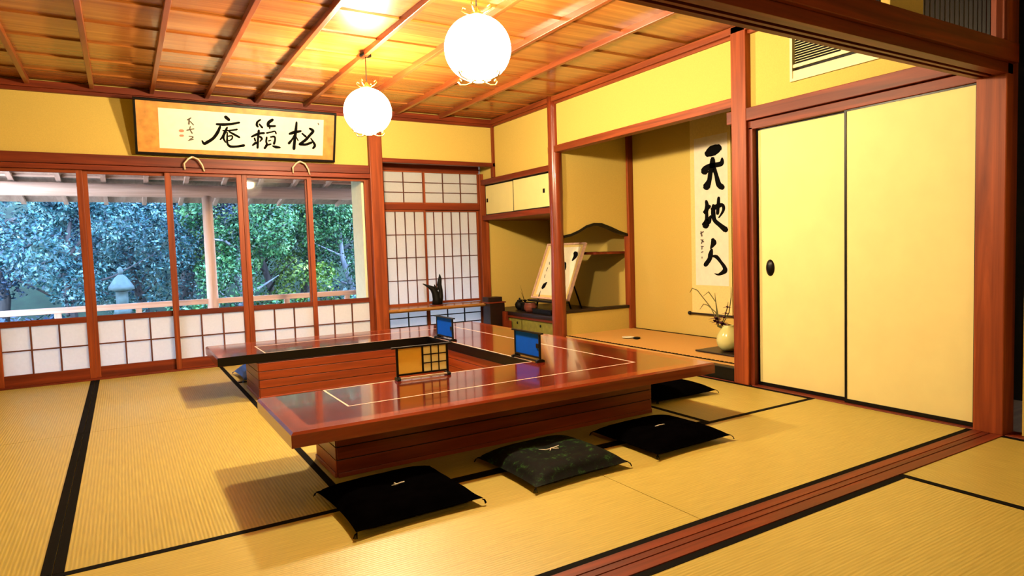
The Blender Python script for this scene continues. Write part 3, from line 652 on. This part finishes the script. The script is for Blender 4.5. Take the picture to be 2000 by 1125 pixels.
t = thing('small_dish', (.39, -1.93, .1215), 'small flat white and black object on the alcove mat left of the vase', 'ornament')
MB().lathe([(.02, 0), (.055, .008), (.062, .014), (.05, .012)], (.37, -1.93, .1185), 18).xf(Matrix.Translation((0, -0, 0))).build('dish', M['cream'], t)
MB().sphere((.39, -2.03, .130), .035, 1.2, 1, .33, 12, 8).build('dark_stone', M['black'], t)

# ------------------------------------------------------------------ in-wall air conditioner grille
t = thing('wall_air_vent', (0, -4.5, 2.06), 'cream in-wall air conditioner grille above the paper doors', 'air conditioner')
ya_, yb_ = -4.06, -4.95
box(-.012, .03, yb_, ya_, 2.062, 2.080).build('frame_bar', M['acmetal'], t); box(-.012, .03, yb_, ya_, 2.40, 2.42).build('frame_bar', M['acmetal'], t)
box(-.012, .03, ya_-.018, ya_, 2.08, 2.40).build('frame_bar', M['acmetal'], t); box(-.012, .03, yb_, yb_+.018, 2.08, 2.40).build('frame_bar', M['acmetal'], t)
box(-.006, .03, yb_+.018, ya_-.018, 2.08, 2.128).build('lower_panel', M['acmetal'], t)
box(.02, .05, yb_+.018, ya_-.018, 2.128, 2.40).build('dark_backing', M['black'], t)
box(-.004, .02, yb_+.018, ya_-.018, 2.148, 2.170).build('lower_rail', M['acmetal'], t)
for k in range(14):
    z = 2.182+k*.0158
    MB().prism([(-.002, z), (.016, z+.008), (.016, z+.010), (-.002, z+.003)], 'y', yb_+.02, ya_-.03).build('louver_slat', M['acmetal'], t)
for y_ in (-4.425, -4.78): box(-.006, .018, y_-.008, y_+.008, 2.17, 2.40).build('divider', M['acmetal'], t)

# ------------------------------------------------------------------ the big U-shaped low table
T0, T1, U1_, U2_, U3_, U4_ = -.906, -3.28, -4.203, -3.441, -1.852, -1.094; T2 = -1.706; HT, TB = .33, .268
t = thing('low_table', ((T0+T1)/2, -2.65, 0), 'large red lacquered U-shaped low table open on its left side', 'table')
def tb(name, mb, mat, bevel=0): return mb.build(name, mat, t, bevel)
w_ = .085
tb('top_panel', box(T1+w_, T0-w_, U1_+w_, U2_-.012, TB+.012, HT), M['tbl_x'])
tb('top_panel', box(T1+w_, T0-w_, U3_+.012, U4_-w_, TB+.012, HT), M['tbl_x'])
tb('top_panel', box(T2+.012, T0-w_, U2_-.012, U3_+.012, TB+.012, HT), M['tbl_y'])
tb('underside', MB().box(T1+.02, T0-.02, U1_+.02, U2_-.01, TB, TB+.012).box(T1+.02, T0-.02, U3_+.01, U4_-.02, TB, TB+.012).box(T2+.01, T0-.02, U2_-.01, U3_+.01, TB, TB+.012), M['darkwood'])
ch = .010
def edge(p0, p1, p2, p3, horiz):               # mitred edge band: outer p0-p1, inner p3-p2, chamfered top edge
    o0, o1, i1, i0 = map(Vector, (p0, p1, p2, p3)); din = ((i0-o0)+(i1-o1)).normalized(); 
    if horiz: dd = Vector((0, math.copysign(1, din.y)))
    else: dd = Vector((math.copysign(1, din.x), 0))
    k0 = (i0-o0); k1 = (i1-o1)
    c0_, c1_ = o0+k0*(ch/w_), o1+k1*(ch/w_)
    v = [(o0.x, o0.y, TB), (o1.x, o1.y, TB), (o1.x, o1.y, HT-ch), (o0.x, o0.y, HT-ch), (c0_.x, c0_.y, HT), (c1_.x, c1_.y, HT), (i0.x, i0.y, HT), (i1.x, i1.y, HT), (i0.x, i0.y, TB), (i1.x, i1.y, TB)]
    f = [(0, 1, 2, 3), (3, 2, 5, 4), (4, 5, 7, 6), (6, 7, 9, 8), (8, 9, 1, 0), (0, 3, 4, 6, 8), (1, 9, 7, 5, 2)]
    tb('edge_band', MB().add(v, f), M['edge_x' if horiz else 'edge_y'])
edge((T1, U1_), (T0, U1_), (T0-w_, U1_+w_), (T1+w_, U1_+w_), True)
edge((T0, U1_), (T0, U4_), (T0-w_, U4_-w_), (T0-w_, U1_+w_), False)
edge((T1, U4_), (T0, U4_), (T0-w_, U4_-w_), (T1+w_, U4_-w_), True)
edge((T1, U1_), (T1, U2_), (T1+w_, U2_), (T1+w_, U1_+w_), False)
edge((T1, U3_), (T1, U4_), (T1+w_, U4_-w_), (T1+w_, U3_), False)
tb('inner_edge', box(T1+w_, T2+.012, U2_-.012, U2_, TB, HT-.0005), M['black']); tb('inner_edge', box(T1+w_, T2+.012, U3_, U3_+.012, TB, HT-.0005), M['black']); tb('inner_edge', box(T2, T2+.012, U2_, U3_, TB, HT-.0005), M['black'])
tb('inner_edge', box(T1+.001, T1+w_, U3_-.0012, U3_+.0, TB+.001, HT-.001), M['black'])
IX, IY0, IX1, IY1 = -2.965, -3.895, -1.24, -1.40; iw = .009
for a in ((IX, IX1, IY0, IY0+iw), (IX, T2+iw, U2_-.012-iw, U2_-.012), (IX, IX+iw, IY0+iw, U2_-.012-iw), (IX1-iw, IX1, IY0+iw, IY1-iw), (IX, IX1, IY1-iw, IY1),
          (IX, T2+iw, U3_+.012, U3_+.012+iw), (IX, IX+iw, U3_+.012+iw, IY1-iw), (T2+.012, T2+.012+iw, U2_, U3_)):
    tb('inlay_line', box(*a, HT-.004, HT+.0006), M['inlay'])
# base boxes clad in four boards each side, with a plinth
def clad(ax, fixed, out, a, b):                # a wall of horizontal boards; out = outward sign
    tb('plinth', box(a, b, fixed, fixed+out*.012, 0, .022) if ax == 'x' else box(fixed, fixed+out*.012, a, b, 0, .022), M['base_'+ax], .002)
    for k in range(4):
        z0 = .022+k*.0612; z1 = z0+.0568; d = out*.006
        mb = box(a, b, fixed, fixed+d, z0, z1) if ax == 'x' else box(fixed, fixed+d, a, b, z0, z1)
        tb('base_board', mb, M['base_'+ax], .0015)
bx0, bx1 = -3.017, -1.10; by0, by1, by2, by3 = -3.862, -3.50, -1.87, -1.33; bi = -1.69
tb('base_core', MB().box(bx0+.003, bx1-.003, by0+.003, by1-.003, 0, TB).box(bx0+.003, bx1-.003, by2+.003, by3-.003, 0, TB).box(bi+.003, bx1-.003, by1-.003, by2+.003, 0, TB), M['darkwood'])
clad('x', by0, -1, bx0, bx1); clad('y', bx0, -1, by0, by1); clad('x', by1, 1, bx0, bi); clad('y', bi, -1, by1, by2); clad('x', by2, -1, bx0, bi)
clad('y', bx0, -1, by2, by3); clad('x', by3, 1, bx0, bx1); clad('y', bx1, 1, by0, by3)

# ------------------------------------------------------------------ little table screens
def screen(loc, rz, label, blue=False):
    t = thing('table_screen', (0, 0, 0), label, 'screen', 'small screens standing on the table'); t.location = loc; t.rotation_euler = (0, 0, rz)
    def b(name, mb, mat, bv=.001): return mb.build(name, mat, t, bv)
    W = .145; Z0, Z1 = .022, .172
    for s in (-1, 1):
        b('foot', MB().prism([(-.030, 0), (-.028, .012), (-.012, .018), (.012, .018), (.028, .012), (.030, 0)], 'x', s*W-.010, s*W+.010), M['black'])
        b('post', box(s*W-.006, s*W+.006, -.006, .006, .018, Z1), M['black'])
    b('top_rail', box(-W-.03, W+.03, -.011, .011, Z1, Z1+.009), M['black']); b('bottom_rail', box(-W+.006, W-.006, -.006, .006, Z0, Z0+.010), M['black'])
    b('stretcher', box(-W+.01, W-.01, -.020, -.012, .004, .014), M['palecord' if not blue else 'black'])
    if not blue:
        b('middle_post', box(-.005, .005, -.006, .006, Z0+.01, Z1), M['black'])
        b('plain_panel', box(-W+.006, -.005, -.001, .001, Z0+.01, Z1), M['yellowpaper'])
        b('paper_panel', box(.005, W-.006, -.001, .001, Z0+.01, Z1), M['latticepaper'])
        for k in (1, 2):
            x = .005+(W-.011)*k/3; b('lattice_bar', box(x-.003, x+.003, -.005, .005, Z0+.01, Z1), M['black'])
            z = Z0+.01+(Z1-Z0-.01)*k/3; b('lattice_bar', box(.005, W-.006, -.004, .004, z-.003, z+.003), M['black'])
    else:
        b('blue_panel', box(-W+.006, W-.006, -.002, .002, Z0+.01, Z1), M['bluepaper'])
        b('latch', box(W-.034, W-.004, -.007, .007, .085, .112), M['black'])
    return t
screen((-2.42, -3.475, HT+.001), R(-3), 'small black-framed yellow paper screen with lattice on the front table arm')
screen((-1.673, -3.37, HT+.001), R(-90), 'small blue-panelled screen at the front inner corner of the table', True)
screen((-1.673, -2.13, HT+.001), R(-90), 'small blue-panelled screen at the far inner corner of the table', True)

# ------------------------------------------------------------------ floor cushions
def cushion_mesh(sx, sy, hgt, n=26):
    mb = MB()
    def pt(i, j, top):
        u, v = 2*i/n-1, 2*j/n-1
        edge = 1-.055*(1-v*v)*abs(u)**3; edgy = 1-.055*(1-u*u)*abs(v)**3
        x, y_ = u*sx/2*edge, v*sy/2*edgy
        e = max(0, (1-u**4))*max(0, (1-v**4))
        h = hgt*.5*e**.55*(1-.28*math.exp(-(u*u+v*v)*18)) + (.004 if top else -.004)*1
        wr_ = .0025*noise.noise((u*4, v*4, 1.7)) if e > .02 else 0
        zc = .024+(hgt*.5-.020)*min(1, e*1.4)
        return (x, y_, zc+(h+wr_ if top else -min(h, zc-.002)))
    for top in (True, False):
        b = len(mb.v); mb.v += [pt(i, j, top) for j in range(n+1) for i in range(n+1)]
        for j in range(n):
            for i in range(n): q = b+j*(n+1)+i; mb.f.append((q, q+1, q+n+2, q+n+1)); mb.sm.append(True)
    m = (n+1)*(n+1); rim = [i for i in range(n)]+[n+j*(n+1) for j in range(n)]+[n*(n+1)+n-i for i in range(n)]+[(n-j)*(n+1) for j in range(n)]
    for k in range(len(rim)): a, b = rim[k], rim[(k+1) % len(rim)]; mb.f.append((a, b, b+m, a+m)); mb.sm.append(False)
    return mb
def cushion(loc, rz, label, mat, hgt=.068, size=(.525, .505), grp=None):
    t = thing('floor_cushion', (0, 0, 0), label, 'cushion', 'floor cushions around the low table'); t.location = loc; t.rotation_euler = (0, 0, rz)
    cushion_mesh(size[0], size[1], hgt).build('cushion_cover', mat, t)
    for k, (x, y_) in enumerate(((1, 1), (1, -1), (-1, 1), (-1, -1))):
        c = Vector((x*size[0]*.49, y_*size[1]*.49, .024)); tm = MB()
        for q in range(4): a = math.atan2(y_, x)+(q-1.5)*.3; tm.tube([c, c+Vector((math.cos(a), math.sin(a), -.3))*.012, c+Vector((math.cos(a), math.sin(a), -.9))*.018], .0015, 5)
        tm.build('corner_tassel', mat, t)
    return t
def thread(t, pts, h=.067):
    m = MB()
    for g in pts: m.tube([(x, y_, h+z) for x, y_, z in g], .0028, 6)
    return m.build('centre_thread', M['thread'], t)
def greencloth():
    m, tt, b = new_mat('dark_green_pattern_cloth')
    v = coords(tt, (1, 1, 1)); n1 = N(tt, 'ShaderNodeTexNoise'); n1.inputs['Scale'].default_value = 22; n1.inputs['Detail'].default_value = 6; n1.inputs['Roughness'].default_value = .75
    tt.links.new(v, n1.inputs['Vector']); c = ramp(tt, n1.outputs[0], [(.47, (.0008, .001, .0008)), (.56, (.002, .007, .0015)), (.64, (.022, .070, .012))])
    tt.links.new(c, b.inputs['Base Color']); b.inputs['Roughness'].default_value = .8; b.inputs['Specular IOR Level'].default_value = .15; return m
t = cushion((-2.895, -4.31, .002), R(2), 'black square floor cushion nearest the table front-left corner', M['velvet'])
thread(t, [[(-.02, .01, 0), (0, 0, .006), (.012, -.004, .01), (.035, .012, .004)], [(.0, 0, .004), (-.008, .014, .008)]])
t = cushion((-2.14, -4.32, .002), R(2), 'dark green mottled floor cushion with white centre thread', greencloth(), .080)
thread(t, [[(-.07, .035, .004), (-.03, .0, .004), (0, -.006, .008), (.05, .008, .006), (.085, .035, .004)], [(0, -.004, .006), (.03, -.02, .004)], [(0, 0, .006), (-.02, -.02, .004)]], .076)
t = cushion((-1.44, -4.31, .002), R(1), 'black square floor cushion at the right end of the front row', M['velvet'])
thread(t, [[(-.03, .008, 0), (0, 0, .006), (.03, .0, .004)]])
cushion((-.68, -3.52, .002), R(-2), 'black floor cushion half under the right end of the table', M['velvet'])
cushion((-2.76, -.86, .002), R(1), 'bright blue floor cushion behind the far arm of the table', M['blue'], .10)

# ------------------------------------------------------------------ globe lamps
LMAIN = globe('lit_paper_globe', LAMPC, LAMP*.30)
def lamp(x, y_, z, label, LM=None, watt=190):
    LM = LM or LMAIN
    ld = bpy.data.lights.new('lamp_bulb', 'POINT'); ld.energy = watt; ld.shadow_soft_size = .055; ld.color = LAMPC[:3]
    lo = bpy.data.objects.new('lamp_bulb', ld); COL.objects.link(lo)
    t = thing('pendant_lamp', (x, y_, z), label, 'lamp', 'round paper pendant lamps'); lo.parent = t
    r = .178
    prof = [(.03 if k in (0, 24) else r*math.sin(math.pi*k/24), -r*.97*math.cos(math.pi*k/24)) for k in range(25)]
    prof = [(p[0], p[1]+.0) for p in prof]
    MB().lathe(prof, (x, y_, z), 36).build('paper_globe', LM, t)
    MB().tube([(x, y_, z+r*.97+.03), (x, y_, H+.0)], .0035, 6).build('cord', M['cord'], t)
    MB().lathe([(.045, 0), (.045, .02), (.02, .028)], (x, y_, H-.03), 20).build('ceiling_cup', M['black'], t)
    c = MB().lathe([(.036, -.004), (.040, .008), (.022, .020), (.010, .036), (.003, .05)], (x, y_, z+r*.97), 20).build('top_cap', M['brass'], t); keep(c, t)
    for k in range(4):
        a = R(45+90*k); d = Vector((math.cos(a), math.sin(a), 0)); p = Vector((x, y_, z+r*.97+.008))
        MB().tube([p+d*.03, p+d*.06+Vector((0, 0, .012)), p+d*.085+Vector((0, 0, .03)), p+d*.075+Vector((0, 0, .045)), p+d*.06+Vector((0, 0, .036))], .004, 6).build('scroll_hook', M['brass'], c)
    c = MB().tube([(x+.034*math.cos(q*math.pi/10), y_+.034*math.sin(q*math.pi/10), z-r*.97) for q in range(21)], .004, 6).build('bottom_ring', M['brass'], t); keep(c, t)
    for k in range(4):
        a = R(20+90*k); d = Vector((math.cos(a), math.sin(a), 0)); p = Vector((x, y_, z-r*.93))
        MB().tube([p+d*.035, p+d*.09+Vector((0, 0, -.010)), p+d*.135+Vector((0, 0, -.002)), p+d*.152+Vector((0, 0, .018)), p+d*.138+Vector((0, 0, .030)), p+d*.128+Vector((0, 0, .018))], .0045, 6).build('scroll_hook', M['brass'], c)
lamp(-2.155, -1.95, 2.10, 'lit round paper pendant lamp farther away, near the window wall')
lamp(-2.12, -3.69, 2.10, 'lit round paper pendant lamp nearer the camera, under the ceiling')
lamp(-2.6, -8.3, 2.12, 'lit round paper pendant lamp in the nearer room behind the camera', globe('dim_paper_globe', LAMPC, LAMP*.1), 40)

# ------------------------------------------------------------------ veranda
struct('floor.004', box(-9, 3, .5, 1.62, -.12, -.05), M['engawa'], 'veranda floor boards outside the windows')
struct('floor.005', box(-9, 3, .1, .5, -.12, -.05), M['engawa'], 'veranda floor boards next to the windows')
rail = thing('veranda_railing', (-2.9, 1.5, -.05), 'low pale wooden railing along the veranda', 'railing')
box(-8.5, -.9, 1.47, 1.53, .505, .565).build('top_rail', M['out_x'], rail, .004)
box(-8.5, -.9, 1.485, 1.515, .10, .14).build('lower_rail', M['out_x'], rail, .004)
for x in (-8.1, -7.3, -6.5, -5.7, -5.0, -4.4, -3.676, -2.12, -1.38): box(x-.03, x+.03, 1.475, 1.525, -.05, .505).build('baluster', M['out_z'], rail, .003)
lgp = MB().lathe([(.062, -.05), (.060, .5), (.057, 1.0), (.054, 1.74)], (-2.935, 1.5, 0), 20)
trim(lgp, M['out_z'], 'round pale veranda post seen through the second window', 0)
for x in (-6.4,): trim(MB().lathe([(.062, -.05), (.056, 1.74)], (x, 1.5, 0), 20), M['out_z'], 'round veranda post beyond the left end', 0)
trim(MB().tube([(-9, 1.5, 1.79), (2, 1.5, 1.79)], .07, 16), M['out_x'], 'round eaves beam of the veranda', 0)
rf = MB().prism([(.08, 2.17), (2.5, 1.735), (2.5, 1.76), (.08, 2.20)], 'x', -9, 3)
rf = struct('ceiling.004', rf, M['out_y'], 'veranda roof boarding on rafters')
for k in range(28):
    x = -8.6+k*.39
    MB().prism([(.08, 2.126), (2.45, 1.70), (2.45, 1.745), (.08, 2.171)], 'x', x-.022, x+.022).build('rafter', M['out_y'], rf)
for k in range(6): y_ = .35+k*.36; z = 2.17-.18*(y_-.08); box(-9, 2.6, y_-.014, y_+.014, z-.022, z).build('roof_batten', M['out_x'], rf)
# roof above to keep sky off the ceiling
struct('ceiling.005', MB().box(XL-.5, 1.6, YN-.5, .09, 2.7, 2.75).box(XL-.2, XL-.1, YN-.2, .1, -.1, 2.7).box(1.1, 1.2, YN-.2, .6, -.1, 2.7).box(0.1, 1.2, .42, .5, -.1, 2.7), M['darkwood'], 'dark roof shell over the house')

# ------------------------------------------------------------------ garden
gm = MB(); nx, ny = 40, 26
for j in range(ny+1):
    for i in range(nx+1):
        x = -22+40*i/nx; y_ = 1.2+30*j/ny; z = -.5+max(0, y_-6.5)*.42+.25*noise.noise((x*.3, y_*.3, 0))
        gm.v.append((x, y_, z))
for j in range(ny):
    for i in range(nx): q = j*(nx+1)+i; gm.f.append((q, q+1, q+nx+2, q+nx+1)); gm.sm.append(True)
o = gm.build('garden_ground', M['moss']); o['kind'] = 'structure'; o['label'] = 'mossy garden bank rising behind the veranda'
LX, LY = -3.83, 4.0
t = thing('stone_lantern', (LX, LY, -.5), 'grey stone lantern standing in the garden behind the left window', 'lantern')
MB().lathe([(a*.62, b) for a, b in ((.20, -.1), (.20, .1), (.10, .14))], (LX, LY, -.5), 6).build('foot', M['stone'], t)
MB().lathe([(a*.62, b) for a, b in ((.075, .14), (.07, .68), (.09, .72))], (LX, LY, -.5), 14).build('pillar', M['stone'], t)
MB().lathe([(a*.62, b) for a, b in ((.09, .72), (.17, .80), (.17, .86))], (LX, LY, -.5), 6).build('platform', M['stone'], t)
MB().lathe([(a*.62, b) for a, b in ((.12, .86), (.125, 1.10))], (LX, LY, -.5), 6).build('fire_box', M['stone'], t)
MB().lathe([(a*.62, b) for a, b in ((.10, 1.10), (.26, 1.13), (.25, 1.17), (.12, 1.30), (.05, 1.34))], (LX, LY, -.5), 6).build('cap', M['stone'], t)
MB().lathe([(a*.62, b) for a, b in ((.04, 1.34), (.06, 1.39), (.02, 1.45))], (LX, LY, -.5), 12).build('finial', M['stone'], t)

def tree(x, y_, h, cr_, leaf, label, name, nl=2600, trunk=.09, lean=0, bark='bark', ls=.11, z0=-.5, crown_z=.68, flat=1.0):
    z0 = -.5+max(0, y_-6.5)*.42-.1
    t = thing(name, (x, y_, z0), label, 'tree' if 'tree' in name else 'shrub', 'trees and shrubs in the garden')
    top = Vector((x+lean*h, y_, z0+h*crown_z))
    base = Vector((x, y_, z0)); m = MB()
    m.tube([base, base.lerp(top, .35)+Vector((.08, .05, 0)), base.lerp(top, .7)-Vector((.06, 0, 0)), top], [trunk, trunk*.85, trunk*.65, trunk*.35], 10)
    for k in range(7):
        s = base.lerp(top, .38+.08*k); a = k*2.4+x; ln = cr_*(.6+.5*random.random())
        e_ = s+Vector((math.cos(a)*ln, math.sin(a)*ln*.8, ln*.45)); mid = (s+e_)/2+Vector((0, 0, -.08+.2*random.random()))
        m.tube([s, mid, e_], [trunk*.38, trunk*.22, trunk*.06], 6)
    m.build('trunk', M[bark], t)
    nb = 11; cs = []
    for k in range(nb):
        a = k*2.399; rr_ = cr_*math.sqrt(k/nb)*.85
        cs.append((top.x+rr_*math.cos(a), top.y+rr_*math.sin(a)*.8, top.z+(random.random()-.45)*h*.42*flat, cr_*(.30+.22*random.random())))
    pick = rng.integers(0, nb, nl); C = np.array(cs)[pick]
    d = rng.normal(size=(nl, 3)); d /= np.linalg.norm(d, axis=1)[:, None]; rad = C[:, 3]*(.55+.5*rng.random(nl))
    P = C[:, :3]+d*rad[:, None]*np.array([1, 1, .72*flat])
    n1 = rng.normal(size=(nl, 3))*.7+d*.5+np.array([0, 0, .5]); n1 /= np.linalg.norm(n1, axis=1)[:, None]
    a1_ = np.cross(n1, rng.normal(size=(nl, 3))); a1_ /= np.linalg.norm(a1_, axis=1)[:, None]; b1 = np.cross(n1, a1_)
    s = (ls*(.6+.8*rng.random(nl)))[:, None]
    V = np.stack([P-a1_*s*.5, P-b1*s*.24+n1*s*.05, P+a1_*s*.5, P+b1*s*.24+n1*s*.05], 1).reshape(-1, 3)-np.array(ORG[t.name])
    me = bpy.data.meshes.new('leaf_crown'); me.vertices.add(nl*4); me.vertices.foreach_set('co', V.ravel())
    me.loops.add(nl*4); me.loops.foreach_set('vertex_index', np.arange(nl*4)); me.polygons.add(nl); me.polygons.foreach_set('loop_start', np.arange(nl)*4)
    me.update(calc_edges=True); me.materials.append(LEAF[leaf])
    ob = bpy.data.objects.new('leaf_crown', me); COL.objects.link(ob); ob.parent = t; ob['kind'] = 'stuff'
G = [  # x, y, height, crown radius, leaf, label, lean, bark, trunk
    (-4.6, 5.0, 3.6, 1.1, 0, 'teal-leaved tree behind the stone lantern at far left', .05, 'bark', .07),
    (-3.55, 6.2, 3.4, 1.2, 0, 'teal-leaved tree right behind the stone lantern', -.03, 'bark', .09),
    (-2.85, 7.6, 4.2, 1.3, 3, 'blue-green tree with a dark trunk behind the round veranda post', .06, 'bark', .17),
    (-2.2, 5.2, 3.5, .95, 1, 'green tree just right of the round veranda post', .05, 'bark2', .10),
    (-1.35, 6.6, 3.9, 1.3, 2, 'lime-green tree in the middle of the right-hand glass', -.05, 'bark', .08),
    (-.6, 7.6, 4.4, 1.35, 1, 'green tree with slanting trunk in the right-hand glass', .10, 'bark', .10),
    (.1, 5.9, 3.6, 1.15, 1, 'bushy green tree at the right edge of the windows', -.08, 'bark2', .07),
    (.9, 7.2, 4.4, 1.5, 0, 'teal-leaved tree beyond the right edge of the windows', -.05, 'bark', .10),
    (-5.6, 6.8, 4.4, 1.5, 3, 'dark blue-green tree beyond the left end of the veranda', .02, 'bark', .12),
    (-4.3, 9.0, 4.8, 1.8, 0, 'large teal tree high on the bank behind the lantern', 0, 'bark', .14),
    (-2.6, 10.5, 5.2, 2.0, 2, 'large lime-green tree on the bank in the middle distance', 0, 'bark', .15),
    (-.4, 10.5, 5.2, 2.0, 3, 'large dark tree on the bank behind the slanting trunk', .04, 'bark', .15),
    (1.8, 10.0, 5.2, 2.1, 1, 'large green tree on the bank at the far right', 0, 'bark', .15),
    (-7.2, 10.0, 5.6, 2.3, 1, 'large green tree on the bank at the far left', 0, 'bark', .15),
    (-5.0, 13.0, 6.0, 2.6, 3, 'tall dark tree farthest back on the left', 0, 'bark', .2),
    (-1.5, 14.0, 6.5, 2.9, 1, 'tall green tree farthest back in the centre', 0, 'bark', .2),
    (2.4, 14.0, 6.5, 2.9, 0, 'tall teal tree farthest back on the right', 0, 'bark', .2)]
for x, y_, h, c_, lf, lab, ln, bk, tk in G:
    tree(x, y_, h, c_, lf, lab, 'garden_tree', 13000 if y_ < 9 else 9000, tk, ln, bk, .062 if y_ < 9 else .11, crown_z=.62, flat=1.5)
for x, y_, h, c_, lf, lab in ((-4.9, 3.6, 1.1, .7, 3, 'low dark shrub left of the stone lantern'), (-3.1, 4.2, 1.1, .7, 1, 'low green shrub right of the stone lantern'), (-2.4, 3.6, .9, .6, 3, 'low dark shrub near the round veranda post'),
                             (-1.6, 4.2, 1.1, .7, 1, 'low green shrub below the lime-green tree'), (-.7, 3.8, 1.0, .7, 3, 'low dark shrub at the right end of the railing'), (-.1, 4.8, 1.2, .8, 1, 'low green shrub beyond the right end of the railing'), (-1.0, 5.6, 1.9, .8, 2, 'yellow-green shrub under the slanting trunk'), (.6, 5.6, 1.9, .9, 0, 'taller teal shrub past the railing end')):
    tree(x, y_, h, c_, lf, lab, 'garden_shrub', 2200, .03, 0, 'bark', .07, crown_z=.5)
